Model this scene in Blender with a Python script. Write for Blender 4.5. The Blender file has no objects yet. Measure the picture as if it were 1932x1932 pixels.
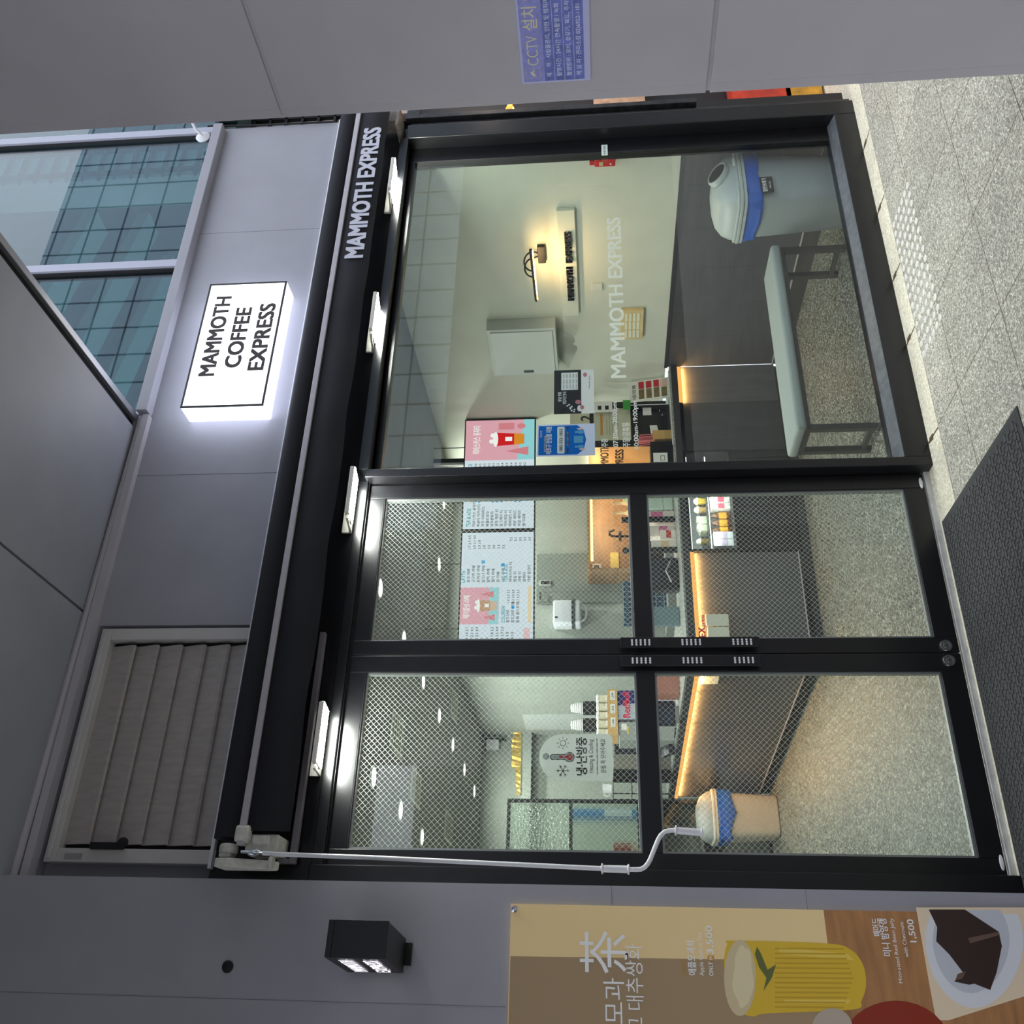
import bpy, bmesh, math, random
from mathutils import Vector, Matrix
random.seed(7)
SC = bpy.context.scene
COL = SC.collection
PI = math.pi

# ------------------------------------------------------------------ camera (the photo lies on its side)
F_PX, YAW, PITCH, ROLL = 1780.0, 0.5119074, 0.0927829, -0.0186718
CAM = Vector((0.0, -3.9, 1.53))
cy, sy, cp, sp = math.cos(YAW), math.sin(YAW), math.cos(PITCH), math.sin(PITCH)
FW = Vector((sy*cp, cy*cp, sp))
_R = Vector((cy, -sy, 0)); _U = _R.cross(FW)
RT = math.cos(ROLL)*_R + math.sin(ROLL)*_U
UP = -math.sin(ROLL)*_R + math.cos(ROLL)*_U
cam = bpy.data.cameras.new('camera')
cam.sensor_fit = 'HORIZONTAL'; cam.sensor_width = 36.0; cam.lens = 36.0*F_PX/1932.0
cam.clip_start = 0.02; cam.clip_end = 200
cam_o = bpy.data.objects.new('camera', cam); COL.objects.link(cam_o)
cr, cu_, cb = -UP, RT, -FW
cam_o.matrix_world = Matrix(((cr.x, cu_.x, cb.x, CAM.x), (cr.y, cu_.y, cb.y, CAM.y), (cr.z, cu_.z, cb.z, CAM.z), (0, 0, 0, 1)))
SC.camera = cam_o

# ------------------------------------------------------------------ sky, exposure
w = bpy.data.worlds.new('World'); SC.world = w; w.use_nodes = True
bg = w.node_tree.nodes['Background']
bg.inputs[0].default_value = (0.62, 0.66, 0.755, 1); bg.inputs[1].default_value = 2.9
SC.view_settings.view_transform = 'Standard'; SC.view_settings.look = 'None'
SC.view_settings.exposure = 0.0; SC.view_settings.gamma = 1.0; SC.view_settings.use_curve_mapping = False
SC.cycles.transparent_max_bounces = 32
SC.cycles.max_bounces = 10
SC.cycles.sample_clamp_indirect = 6.0

def area(name, loc, size, power, color=(1, 1, 1), direction=(0, 0, -1), size_y=None, spread=PI):
    l = bpy.data.lights.new(name, 'AREA'); l.energy = power; l.color = color; l.spread = spread
    l.size = size
    if size_y: l.shape = 'RECTANGLE'; l.size_y = size_y
    o = bpy.data.objects.new(name, l); COL.objects.link(o); o.location = loc
    o.rotation_euler = Vector(direction).to_track_quat('-Z', 'Y').to_euler()
    return o

# ------------------------------------------------------------------ helpers
def at(x, y, X=None, Y=None, Z=None, P=None, N=None):
    """photo pixel (1932 frame) -> the point of a world plane it shows"""
    d = FW*F_PX + RT*((1932-y)-966) - UP*(x-966)
    if X is not None: t = (X-CAM.x)/d.x
    elif Y is not None: t = (Y-CAM.y)/d.y
    elif Z is not None: t = (Z-CAM.z)/d.z
    else: t = (Vector(P)-CAM).dot(N)/d.dot(N)
    return CAM + d*t

def lin(c):
    if isinstance(c, str):
        c = tuple(int(c[i:i+2], 16) for i in (1, 3, 5))
    return tuple(((v/255)/12.92 if v/255 <= .04045 else ((v/255+.055)/1.055)**2.4) for v in c)

MATS = {}
def mat(name, c, rough=.5, metal=0.0, noise=0.0, nscale=8.0, bump=0.0, bscale=60.0, emit=0.0, spec=.5, stretch=None, alpha=1.0):
    if name in MATS: return MATS[name]
    m = bpy.data.materials.new(name); m.use_nodes = True
    nt = m.node_tree; b = nt.nodes['Principled BSDF']
    col = lin(c); b.inputs['Base Color'].default_value = (*col, 1)
    b.inputs['Roughness'].default_value = rough; b.inputs['Metallic'].default_value = metal
    b.inputs['Specular IOR Level'].default_value = spec
    b.inputs['Alpha'].default_value = alpha
    if emit:
        b.inputs['Emission Color'].default_value = (*col, 1); b.inputs['Emission Strength'].default_value = emit
    tc = None
    if noise or bump:
        tc = nt.nodes.new('ShaderNodeTexCoord'); src = tc.outputs['Object']
        if stretch:
            mp = nt.nodes.new('ShaderNodeMapping'); mp.inputs['Scale'].default_value = stretch
            nt.links.new(src, mp.inputs[0]); src = mp.outputs[0]
    if noise:
        n = nt.nodes.new('ShaderNodeTexNoise'); n.inputs['Scale'].default_value = nscale; n.inputs['Detail'].default_value = 6
        nt.links.new(src, n.inputs['Vector'])
        r = nt.nodes.new('ShaderNodeValToRGB')
        r.color_ramp.elements[0].position = .3; r.color_ramp.elements[1].position = .7
        r.color_ramp.elements[0].color = (*[v*(1-noise) for v in col], 1)
        r.color_ramp.elements[1].color = (*[min(1, v*(1+noise)) for v in col], 1)
        nt.links.new(n.outputs[0], r.inputs[0]); nt.links.new(r.outputs[0], b.inputs['Base Color'])
    if bump:
        n2 = nt.nodes.new('ShaderNodeTexNoise'); n2.inputs['Scale'].default_value = bscale; n2.inputs['Detail'].default_value = 4
        nt.links.new(src, n2.inputs['Vector'])
        bp = nt.nodes.new('ShaderNodeBump'); bp.inputs['Strength'].default_value = bump; bp.inputs['Distance'].default_value = .01
        nt.links.new(n2.outputs[0], bp.inputs['Height']); nt.links.new(bp.outputs[0], b.inputs['Normal'])
    MATS[name] = m
    return m

def glow(name, c, s):
    if name in MATS: return MATS[name]
    m = bpy.data.materials.new(name); m.use_nodes = True; nt = m.node_tree
    nt.nodes.remove(nt.nodes['Principled BSDF'])
    e = nt.nodes.new('ShaderNodeEmission'); e.inputs[0].default_value = (*lin(c), 1); e.inputs[1].default_value = s
    nt.links.new(e.outputs[0], nt.nodes['Material Output'].inputs[0])
    MATS[name] = m
    return m

def glass(name, tint=(.95, .98, .96), rough=0.0, ior=1.5, bump=None, gain=1.0):
    if name in MATS: return MATS[name]
    m = bpy.data.materials.new(name); m.use_nodes = True; nt = m.node_tree
    nt.nodes.remove(nt.nodes['Principled BSDF'])
    t = nt.nodes.new('ShaderNodeBsdfTransparent'); t.inputs[0].default_value = (*tint, 1)
    g = nt.nodes.new('ShaderNodeBsdfGlossy'); g.inputs['Roughness'].default_value = rough
    f = nt.nodes.new('ShaderNodeFresnel')
    ge = nt.nodes.new('ShaderNodeNewGeometry'); mi = nt.nodes.new('ShaderNodeMix')
    mi.inputs[2].default_value = ior; mi.inputs[3].default_value = 1/ior       # the node inverts the index on back faces
    nt.links.new(ge.outputs['Backfacing'], mi.inputs[0]); nt.links.new(mi.outputs[0], f.inputs['IOR'])
    mu = nt.nodes.new('ShaderNodeMath'); mu.operation = 'MULTIPLY'; mu.inputs[1].default_value = gain; mu.use_clamp = True
    x = nt.nodes.new('ShaderNodeMixShader')
    nt.links.new(f.outputs[0], mu.inputs[0]); nt.links.new(mu.outputs[0], x.inputs[0])
    nt.links.new(t.outputs[0], x.inputs[1]); nt.links.new(g.outputs[0], x.inputs[2])
    nt.links.new(x.outputs[0], nt.nodes['Material Output'].inputs[0])
    MATS[name] = m
    return m

def brushed(name, c1, c2, mix, kind='bands', **k):
    return mat(name, c1, **k)

def film(name, c, thru=.5, clear=0.0):
    m = bpy.data.materials.new(name); m.use_nodes = True; nt = m.node_tree
    nt.nodes.remove(nt.nodes['Principled BSDF'])
    d = nt.nodes.new('ShaderNodeBsdfDiffuse'); t = nt.nodes.new('ShaderNodeBsdfTranslucent'); x = nt.nodes.new('ShaderNodeMixShader')
    for n in (d, t): n.inputs[0].default_value = (*lin(c), 1)
    x.inputs[0].default_value = thru; nt.links.new(d.outputs[0], x.inputs[1]); nt.links.new(t.outputs[0], x.inputs[2]); out = x
    if clear:
        tr = nt.nodes.new('ShaderNodeBsdfTransparent'); out = nt.nodes.new('ShaderNodeMixShader'); out.inputs[0].default_value = clear
        nt.links.new(x.outputs[0], out.inputs[1]); nt.links.new(tr.outputs[0], out.inputs[2])
    nt.links.new(out.outputs[0], nt.nodes['Material Output'].inputs[0])
    MATS[name] = m
    return m

ROOTINV = {}
class MB:
    def __init__(s): s.bm = bmesh.new()
    def quad(s, *pts):
        s.bm.faces.new([s.bm.verts.new(p) for p in pts]); return s
    def box(s, a, b, M=None):
        a, b = Vector(a), Vector(b)
        vs = [Vector((x, y, z)) for x in (a.x, b.x) for y in (a.y, b.y) for z in (a.z, b.z)]
        if M is not None: vs = [M @ v for v in vs]
        v = [s.bm.verts.new(p) for p in vs]
        for f in ((0, 1, 3, 2), (4, 6, 7, 5), (0, 4, 5, 1), (2, 3, 7, 6), (0, 2, 6, 4), (1, 5, 7, 3)):
            s.bm.faces.new([v[i] for i in f])
        return s
    def tube(s, pts, r, seg=10, cap=True):
        pts = [Vector(p) for p in pts]; rs = r if isinstance(r, (list, tuple)) else [r]*len(pts)
        rings = []
        t0 = (pts[1]-pts[0]).normalized()
        ref = Vector((0, 0, 1)) if abs(t0.z) < .9 else Vector((1, 0, 0))
        n = t0.cross(ref).normalized()
        for i, p in enumerate(pts):
            if i == 0: t = pts[1]-p
            elif i == len(pts)-1: t = p-pts[i-1]
            else: t = (pts[i+1]-p).normalized()+(p-pts[i-1]).normalized()
            if t.length < 1e-9: t = t0
            t.normalize(); n = (n-t*n.dot(t)).normalized(); b = t.cross(n)
            rings.append([s.bm.verts.new(p+(n*math.cos(2*PI*k/seg)+b*math.sin(2*PI*k/seg))*rs[i]) for k in range(seg)])
        for a, c in zip(rings, rings[1:]):
            for k in range(seg): s.bm.faces.new((a[k], a[(k+1) % seg], c[(k+1) % seg], c[k]))
        if cap:
            s.bm.faces.new(rings[0][::-1]); s.bm.faces.new(rings[-1])
        return s
    def lathe(s, prof, c=(0, 0, 0), seg=24, M=None, sq=1.0, e=1.0):
        """profile (r,z) turned about z; e>1 squares the section, sq scales y"""
        c = Vector(c); rings = []
        for r, z in prof:
            ring = []
            for k in range(seg):
                a = 2*PI*k/seg; ca, sa = math.cos(a), math.sin(a)
                if e != 1.0:
                    ca = math.copysign(abs(ca)**(1/e), ca); sa = math.copysign(abs(sa)**(1/e), sa)
                v = Vector((max(r, 1e-5)*ca, max(r, 1e-5)*sa*sq, z))
                v = (M @ v) if M is not None else v
                ring.append(s.bm.verts.new(v+c))
            rings.append(ring)
        for a, d in zip(rings, rings[1:]):
            for k in range(seg): s.bm.faces.new((a[k], a[(k+1) % seg], d[(k+1) % seg], d[k]))
        s.bm.faces.new(rings[0][::-1]); s.bm.faces.new(rings[-1])
        return s
    def prism(s, pts, v):
        """flat outline pts pushed along vector v"""
        v = Vector(v); a = [s.bm.verts.new(Vector(p)) for p in pts]; b = [s.bm.verts.new(Vector(p)+v) for p in pts]
        n = len(pts)
        s.bm.faces.new(a); s.bm.faces.new(b[::-1])
        for i in range(n): s.bm.faces.new((a[i], b[i], b[(i+1) % n], a[(i+1) % n]))
        return s
    def ball(s, c, r, sx=1, sy_=1, sz=1, seg=14):
        M = Matrix.Translation(Vector(c)) @ Matrix.Diagonal((r*sx, r*sy_, r*sz, 1))
        bmesh.ops.create_uvsphere(s.bm, u_segments=seg, v_segments=max(6, seg//2), radius=1, matrix=M); return s
    def build(s, name, material, parent=None, bevel=0, smooth=False, seg=2, local=False):
        bm = s.bm
        bmesh.ops.recalc_face_normals(bm, faces=bm.faces)
        if bevel:
            bmesh.ops.bevel(bm, geom=[e for e in bm.edges if e.is_manifold and e.calc_face_angle(0) > .5], offset=bevel, segments=seg, profile=.5, affect='EDGES', clamp_overlap=True)
        me = bpy.data.meshes.new(name)
        if parent is not None and not local: bm.transform(ROOTINV[parent.name])
        if smooth:
            for f in bm.faces: f.smooth = True
            for e in bm.edges:
                if e.is_manifold and e.calc_face_angle(0) > .7: e.smooth = False
        bm.to_mesh(me); bm.free()
        return link(name, me, material, parent)

def link(name, me, material, parent=None):
    o = bpy.data.objects.new(name, me); COL.objects.link(o)
    if material is not None: me.materials.append(material)
    if parent is not None:
        o.parent = parent; ROOTINV[o.name] = ROOTINV[parent.name]
    else: ROOTINV[o.name] = Matrix.Identity(4)
    return o

def tag(o, label=None, cat=None, group=None, kind=None):
    if label: o['label'] = label
    if cat: o['category'] = cat
    if group: o['group'] = group
    if kind: o['kind'] = kind
    return o

def thing(name, label, cat, loc=(0, 0, 0), group=None, M=None, kind=None):
    o = bpy.data.objects.new(name, None); COL.objects.link(o); o.empty_display_size = .05
    if M is None: M = Matrix.Translation(Vector(loc))
    o.matrix_world = M; ROOTINV[o.name] = M.inverted()
    return tag(o, label, cat, group, kind)

def copy_thing(o, M, label=None):
    def rec(s, p):
        c = s.copy(); COL.objects.link(c)
        if p is not None: c.parent = p
        for ch in s.children: rec(ch, c)
        return c
    r = rec(o, None); r.matrix_world = M; ROOTINV[r.name] = M.inverted()
    if label: r['label'] = label
    return r

def frame(O, r, u):
    """matrix with x along r, y along u, z towards the viewer side r x u"""
    r = Vector(r).normalized(); u = Vector(u); u = (u-r*u.dot(r)).normalized(); n = r.cross(u)
    return Matrix(((r.x, u.x, n.x, O[0]), (r.y, u.y, n.y, O[1]), (r.z, u.z, n.z, O[2]), (0, 0, 0, 1)))

_tc = {}
def text_mesh(s, bold=0.0, spacing=1.0, extrude=0.0, shear=0.0):
    cu = bpy.data.curves.new('t', 'FONT'); cu.body = s; cu.size = 1.0; cu.offset = bold; cu.space_character = spacing
    cu.extrude = extrude; cu.shear = shear; cu.resolution_u = 3
    o = bpy.data.objects.new('t', cu); COL.objects.link(o)
    bpy.context.view_layer.update()
    me = bpy.data.meshes.new_from_object(o.evaluated_get(bpy.context.evaluated_depsgraph_get()))
    bpy.data.objects.remove(o); bpy.data.curves.remove(cu)
    return me

def lettering(name, material, parent, M, items, depth=.0006, ex=0.0):
    """items: (string, x, y, cap height, width or None, align, bold) on the plane of M (x right, y up); one mesh"""
    bm = bmesh.new()
    for it in items:
        s, x, y, h, wd, al, bold = (list(it)+[None, 'l', 0.0])[:7] if len(it) < 7 else it
        me = text_mesh(s, 0, extrude=(ex/max(h/.7, 1e-6) if ex else 0.0))
        if not me.vertices: continue
        xs = [v.co.x for v in me.vertices]; x0, x1 = min(xs), max(xs)
        k = h/.7; kx = k if not wd else wd/(x1-x0)
        ox = x-(x0*kx if al == 'l' else (x0+x1)/2*kx if al == 'c' else x1*kx)
        sh = [(0, 0)] if not bold else [(-bold, -bold*.6), (bold, -bold*.6), (-bold, bold*.6), (bold, bold*.6)]
        for j, (dx, dy) in enumerate(sh):
            n0 = len(bm.verts)
            bm.from_mesh(me); bm.verts.ensure_lookup_table()
            for v in bm.verts[n0:]:
                v.co = Vector(((v.co.x+dx)*kx+ox, (v.co.y+dy)*k+y, v.co.z*k+depth+(ex if ex else 0)+j*2e-6))
        bpy.data.meshes.remove(me)
    bm.transform(M)
    if parent is not None: bm.transform(ROOTINV[parent.name])
    me = bpy.data.meshes.new(name); bm.to_mesh(me); bm.free()
    return link(name, me, material, parent)

def patch(name, material, parent, M, polys, z=.0004):
    """flat printed shapes on the plane of M"""
    bm = bmesh.new()
    for i, poly in enumerate(polys):
        bm.faces.new([bm.verts.new((p[0], p[1], z+i*1e-5)) for p in poly])
    bm.transform(M)
    if parent is not None: bm.transform(ROOTINV[parent.name])
    me = bpy.data.meshes.new(name); bm.to_mesh(me); bm.free()
    return link(name, me, material, parent)

def rect(x0, y0, x1, y1): return [(x0, y0), (x1, y0), (x1, y1), (x0, y1)]
def rrect(x0, y0, x1, y1, r, n=5):
    o = []
    for cx, cy_, a0 in ((x1-r, y1-r, 0), (x0+r, y1-r, 90), (x0+r, y0+r, 180), (x1-r, y0+r, 270)):
        for i in range(n+1):
            a = math.radians(a0+90*i/n); o.append((cx+r*math.cos(a), cy_+r*math.sin(a)))
    return o
def smooth_outline(pts, n=5):
    o = []; N = len(pts)
    for i in range(N):
        p0, p1, p2, p3 = [Vector(pts[(i+k-1) % N]) for k in range(4)]
        for j in range(n):
            t = j/n
            o.append(tuple(.5*((2*p1)+(p2-p0)*t+(2*p0-5*p1+4*p2-p3)*t*t+(3*p1-p0-3*p2+p3)*t**3)))
    return o
def oval(cx, cy_, rx, ry, n=24, a0=0, a1=360):
    return [(cx+rx*math.cos(math.radians(a0+(a1-a0)*i/n)), cy_+ry*math.sin(math.radians(a0+(a1-a0)*i/n))) for i in range(n+(0 if a1-a0 == 360 else 1))]

# ------------------------------------------------------------------ materials
M_clad = mat('painted_cladding', (160, 159, 166), .55, noise=.06, nscale=3, bump=.05, bscale=180)
M_col = mat('column_cladding', (184, 179, 184), .5, noise=.05, nscale=3, bump=.05, bscale=200)
M_soffit = mat('soffit_panel', (156, 158, 165), .5, noise=.05, nscale=4)
M_seam = mat('dark_seam', (40, 40, 44), .8)
M_black = mat('black_frame_paint', (17, 17, 20), .32, noise=.25, nscale=14, bump=.03, bscale=90)
M_blackm = mat('black_matt', (14, 14, 16), .7)
M_fabric = mat('awning_fabric', (22, 22, 29), .8, bump=.25, bscale=700)
M_alu = mat('pale_aluminium', (186, 180, 184), .45, .2, noise=.06, nscale=30)
M_white = mat('white_paint', (225, 225, 228), .4)
M_offw = mat('aged_white_paint', (205, 203, 192), .5, noise=.15, nscale=40)
M_glass = glass('clear_glass', gain=1.0)
M_gdoor = glass('wired_glass', (.93, .97, .95), gain=1.0)
M_gup = glass('upper_window_glass', (.52, .72, .76), gain=2.2)
M_wire = mat('glass_wire', (238, 242, 238), .5, 0.0)
M_wallin = mat('pale_green_plaster', (200, 203, 190), .8, noise=.04, nscale=5, bump=.12, bscale=120)
M_wallgr = mat('grey_green_plaster', (168, 174, 166), .8, noise=.04, nscale=5)
M_dark = mat('charcoal_panel', (62, 64, 68), .55, noise=.16, nscale=3, stretch=(1, 1, 6))
M_ceil = mat('grey_ceiling', (120, 122, 118), .85, noise=.05, nscale=5)
M_chrome = mat('chrome', (205, 205, 205), .15, 1.0)
M_steel = mat('stainless_steel', (190, 190, 188), .3, .9)
M_print_w = mat('white_print', (240, 240, 238), .6)
M_print_k = mat('black_print', (22, 22, 26), .6)

# ------------------------------------------------------------------ floor and pavement materials
def speckle(name, cols, scale, rough, joints=None, jcol=(70, 62, 45), spec=.5, big=.08):
    m = bpy.data.materials.new(name); m.use_nodes = True; nt = m.node_tree; b = nt.nodes['Principled BSDF']
    tc = nt.nodes.new('ShaderNodeTexCoord')
    vo = nt.nodes.new('ShaderNodeTexVoronoi'); vo.inputs['Scale'].default_value = scale
    nt.links.new(tc.outputs['Object'], vo.inputs['Vector'])
    sep = nt.nodes.new('ShaderNodeSeparateColor'); nt.links.new(vo.outputs['Color'], sep.inputs[0])
    r = nt.nodes.new('ShaderNodeValToRGB'); r.color_ramp.interpolation = 'CONSTANT'
    els = r.color_ramp.elements
    for i, (p, c) in enumerate(cols):
        e = els[i] if i < 2 else els.new(p)
        e.position = p; e.color = (*lin(c), 1)
    nt.links.new(sep.outputs[0], r.inputs[0])
    n = nt.nodes.new('ShaderNodeTexNoise'); n.inputs['Scale'].default_value = 2.2; n.inputs['Detail'].default_value = 8
    nt.links.new(tc.outputs['Object'], n.inputs['Vector'])
    mr = nt.nodes.new('ShaderNodeMapRange'); mr.inputs[1].default_value = .3; mr.inputs[2].default_value = .7
    mr.inputs[3].default_value = 1-big*1.5; mr.inputs[4].default_value = 1+big
    nt.links.new(n.outputs[0], mr.inputs[0])
    mx = nt.nodes.new('ShaderNodeMix'); mx.data_type = 'RGBA'; mx.blend_type = 'MULTIPLY'; mx.inputs[0].default_value = 1
    nt.links.new(r.outputs[0], mx.inputs[6]); nt.links.new(mr.outputs[0], mx.inputs[7])
    out = mx.outputs[2]
    if joints:
        mp = nt.nodes.new('ShaderNodeMapping'); mp.inputs['Location'].default_value = joints
        nt.links.new(tc.outputs['Object'], mp.inputs[0])
        br = nt.nodes.new('ShaderNodeTexBrick'); br.offset = 0; br.inputs['Scale'].default_value = 1
        br.inputs['Brick Width'].default_value = .4945; br.inputs['Row Height'].default_value = .5
        br.inputs['Mortar Size'].default_value = .0026; br.inputs['Mortar Smooth'].default_value = .1
        br.inputs['Color1'].default_value = (1, 1, 1, 1); br.inputs['Color2'].default_value = (.9, .9, .9, 1)
        br.inputs['Mortar'].default_value = (.33, .28, .2, 1)
        nt.links.new(mp.outputs[0], br.inputs['Vector'])
        m2 = nt.nodes.new('ShaderNodeMix'); m2.data_type = 'RGBA'; m2.blend_type = 'MULTIPLY'; m2.inputs[0].default_value = 1
        nt.links.new(out, m2.inputs[6]); nt.links.new(br.outputs[0], m2.inputs[7]); out = m2.outputs[2]
    nt.links.new(out, b.inputs['Base Color'])
    b.inputs['Roughness'].default_value = rough; b.inputs['Specular IOR Level'].default_value = spec
    return m
M_pave = speckle('granite_paving', [(0, (136, 133, 122)), (.35, (172, 168, 156)), (.7, (194, 190, 178)), (.92, (222, 219, 206))], 160, .85, joints=(-2.478, .0, 0))
M_terr = speckle('terrazzo', [(0, (40, 41, 36)), (.28, (84, 86, 78)), (.55, (116, 118, 108)), (.80, (178, 180, 168))], 125, .45, big=.04)
M_kerb = speckle('kerb_stone', [(0, (205, 199, 176)), (.3, (222, 216, 194)), (.8, (235, 231, 212))], 120, .8, big=.14)

# ================================================================== SETTING, OUTSIDE
def struct(name, mb, m, parent=None, **k):
    o = mb.build(name, m, parent, **k)
    if parent is None: o['kind'] = 'structure'
    return o

struct('pavement', MB().box((-40, -9, -.1), (75, -.22, 0)), M_pave)
struct('road', MB().box((-40, -26, -.2), (75, -9, -.08)), mat('asphalt', (62, 62, 64), .85, noise=.2, nscale=3))
struct('kerb_strip', MB().box((.515, -.22, -.1), (75, .03, .003)), M_kerb)
struct('floor_neighbour', MB().box((4.97, .03, -.1), (75, .6, .002)), M_kerb)
kj = MB()
for x, dy in ((2.462, .03), (3.05, -.02), (3.46, .02), (3.945, .03), (4.45, 0)):
    kj.prism([(x, -.218, .0035), (x+.007, -.218, .0035), (x+.011+dy*.3, -.02, .0035), (x+.003+dy*.3, -.02, .0035)], (0, 0, .0008))
    kj.prism([(x-.008, -.14, .0035), (x+.02, -.15, .0035), (x+.024, -.10, .0035), (x+.004, -.085, .0035)], (0, 0, .0009))
struct('trim_1', kj, mat('kerb_joint', (86, 70, 46), .95))
# wall at the left of the shop
struct('wall_left', MB().box((-6, -.1, 0), (.515, .3, 3.955)), M_clad)
sm = MB()
for z in (1.512, .80): sm.box((-6, -.1008, z), (.515, -.0995, z+.0018))
sm.box((.10, -.1008, 1.9), (.1015, -.0995, 3.95))
struct('trim_2', sm, mat('faint_seam', (112, 113, 124), .6))
# cladding over the shop with its lip, and the louvred window at its left end
PZ0, PZ1 = 3.115, 3.88
struct('wall_front', MB().box((1.62, -.012, PZ0), (5.04, .1, 3.96)).box((.515, .05, PZ0), (1.62, .12, 3.96)).box((.515, -.012, 3.85), (1.62, .06, 3.96)), M_clad)
sm = MB()
for x in (4.115, 2.435): sm.box((x, -.0128, PZ0), (x+.0018, -.0118, PZ1))
struct('trim_3', sm, mat('faint_seam', (112, 113, 124), .6))
struct('trim_4', MB().box((.56, -.045, PZ0-.012), (5.03, -.005, PZ0+.004)), M_white, bevel=.003)
# ledge under the upper windows, quarter round under the soffit
struct('trim_5', MB().box((2.80, -.075, 3.865), (5.02, .0, 3.925)), M_clad, bevel=.004)
struct('trim_6', MB().tube([(.4, -.035, 3.93), (2.79, -.02, 3.905)], .022, 10).box((.515, -.05, 3.86), (2.79, -.012, 3.895)), M_col, smooth=False)
# soffit over the passage
struct('ceiling_soffit', MB().box((-6, -6, 3.935), (1.676, 0, 4.3)).box((1.690, -6, 3.935), (2.72, 0, 4.3)).box((1.67, -6, 3.95), (1.70, 0, 4.2)), M_soffit)
struct('trim_7', MB().box((2.72, -6, 3.965), (2.775, 0, 4.25)), M_blackm)
struct('trim_8', MB().box((2.775, -6, 3.94), (2.81, .0, 4.25)), mat('edge_metal', (176, 176, 180), .35, .6), bevel=.003)
# near column at the right
CX, CY = 2.51, -1.99
cb_ = MB()
for z0, z1 in ((0, 1.176), (1.188, 2.490), (2.502, 3.94)):
    cb_.box((CX, -6, z0), (3.2, CY-.035, z1)); cb_.box((CX+.003, CY-.034, z0), (3.2, CY, z1))
cb_.box((CX+.008, -6, 0), (3.19, CY-.004, 3.94))
struct('wall_right', cb_, M_col, bevel=.002)
# black shop front: header, posts, sill
struct('header', MB().box((.515, -.02, 2.648), (4.93, .1, 3.115)), M_black)
struct('trim_9', MB().box((.515, -.05, 0), (.583, .08, 2.70)).box((.515, -.035, 2.652), (2.36, .02, 2.70)), M_black, bevel=.004)
win = thing('window_1', None, None, (3.6, 0, 0), kind='structure')
fr = MB()
fr.box((2.358, -.075, 0), (2.405, .075, 2.665)); fr.box((4.78, -.075, 0), (4.895, .09, 2.665))
fr.box((2.405, -.075, 0), (4.78, .075, .122)); fr.box((2.405, -.075, 2.648), (4.78, .075, 2.70))
fr.build('window_frame', M_black, win, bevel=.004)
fr = MB()
fr.box((4.665, .012, .122), (4.78, .07, 2.648)); fr.box((2.405, .012, 2.612), (4.665, .07, 2.648)); fr.box((2.405, .012, .122), (2.43, .07, 2.612)); fr.box((2.43, .012, .122), (4.665, .07, .150))
fr.build('inner_frame', M_black, win, bevel=.003)
MB().prism([(2.41, -.073, .122), (2.41, .012, .122), (2.41, .012, .146)], (2.365, 0, 0)).build('window_sill', mat('worn_sill', (96, 100, 104), .4, .3, noise=.25, nscale=25), win)
MB().box((2.425, .034, .145), (4.67, .040, 2.617)).build('glass_pane', M_glass, win)
# frosted lettering on the shop window
GW = frame((0, .0335, 0), (1, 0, 0), (0, 0, 1))
def gx(y): return at(1160, y, Y=.0335).x
M_frost = film('frosted_film', (236, 240, 232), .5, .35)
a, b = at(1181, 712, Y=.0335), at(1151, 440, Y=.0335)
lettering('window_lettering', M_frost, win, GW, [('MAMMOTH EXPRESS', a.x, a.z, at(1154, 700, Y=.0335).z-at(1182, 700, Y=.0335).z, b.x-a.x+.12, 'l', .02)])
hours = []
for s, x0, x1, y0, y1 in (('주중', 1136.5, 1146, 843, 828), ('07:30am-20:00pm', 1157, 1166, 843, 759), ('주말/공휴일', 1177, 1188, 843, 798), ('10:00am-19:00pm', 1196.5, 1205, 846, 757)):
    a, b = at(x1, y0, Y=.0335), at(x0, y1, Y=.0335)
    hours.append((s, a.x, a.z, at(x0, y0, Y=.0335).z-a.z, b.x-a.x, 'l', .012))
lettering('opening_hours', film('white_film', (246, 248, 246), .5), win, GW, hours)
# threshold track
tr = MB().box((.588, -.012, 0), (2.385, .012, .028)).box((.588, .022, 0), (2.385, .07, .018))
struct('trim_10', tr, mat('threshold_metal', (200, 200, 196), .4, .3, noise=.18, nscale=20), bevel=.002)

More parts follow.
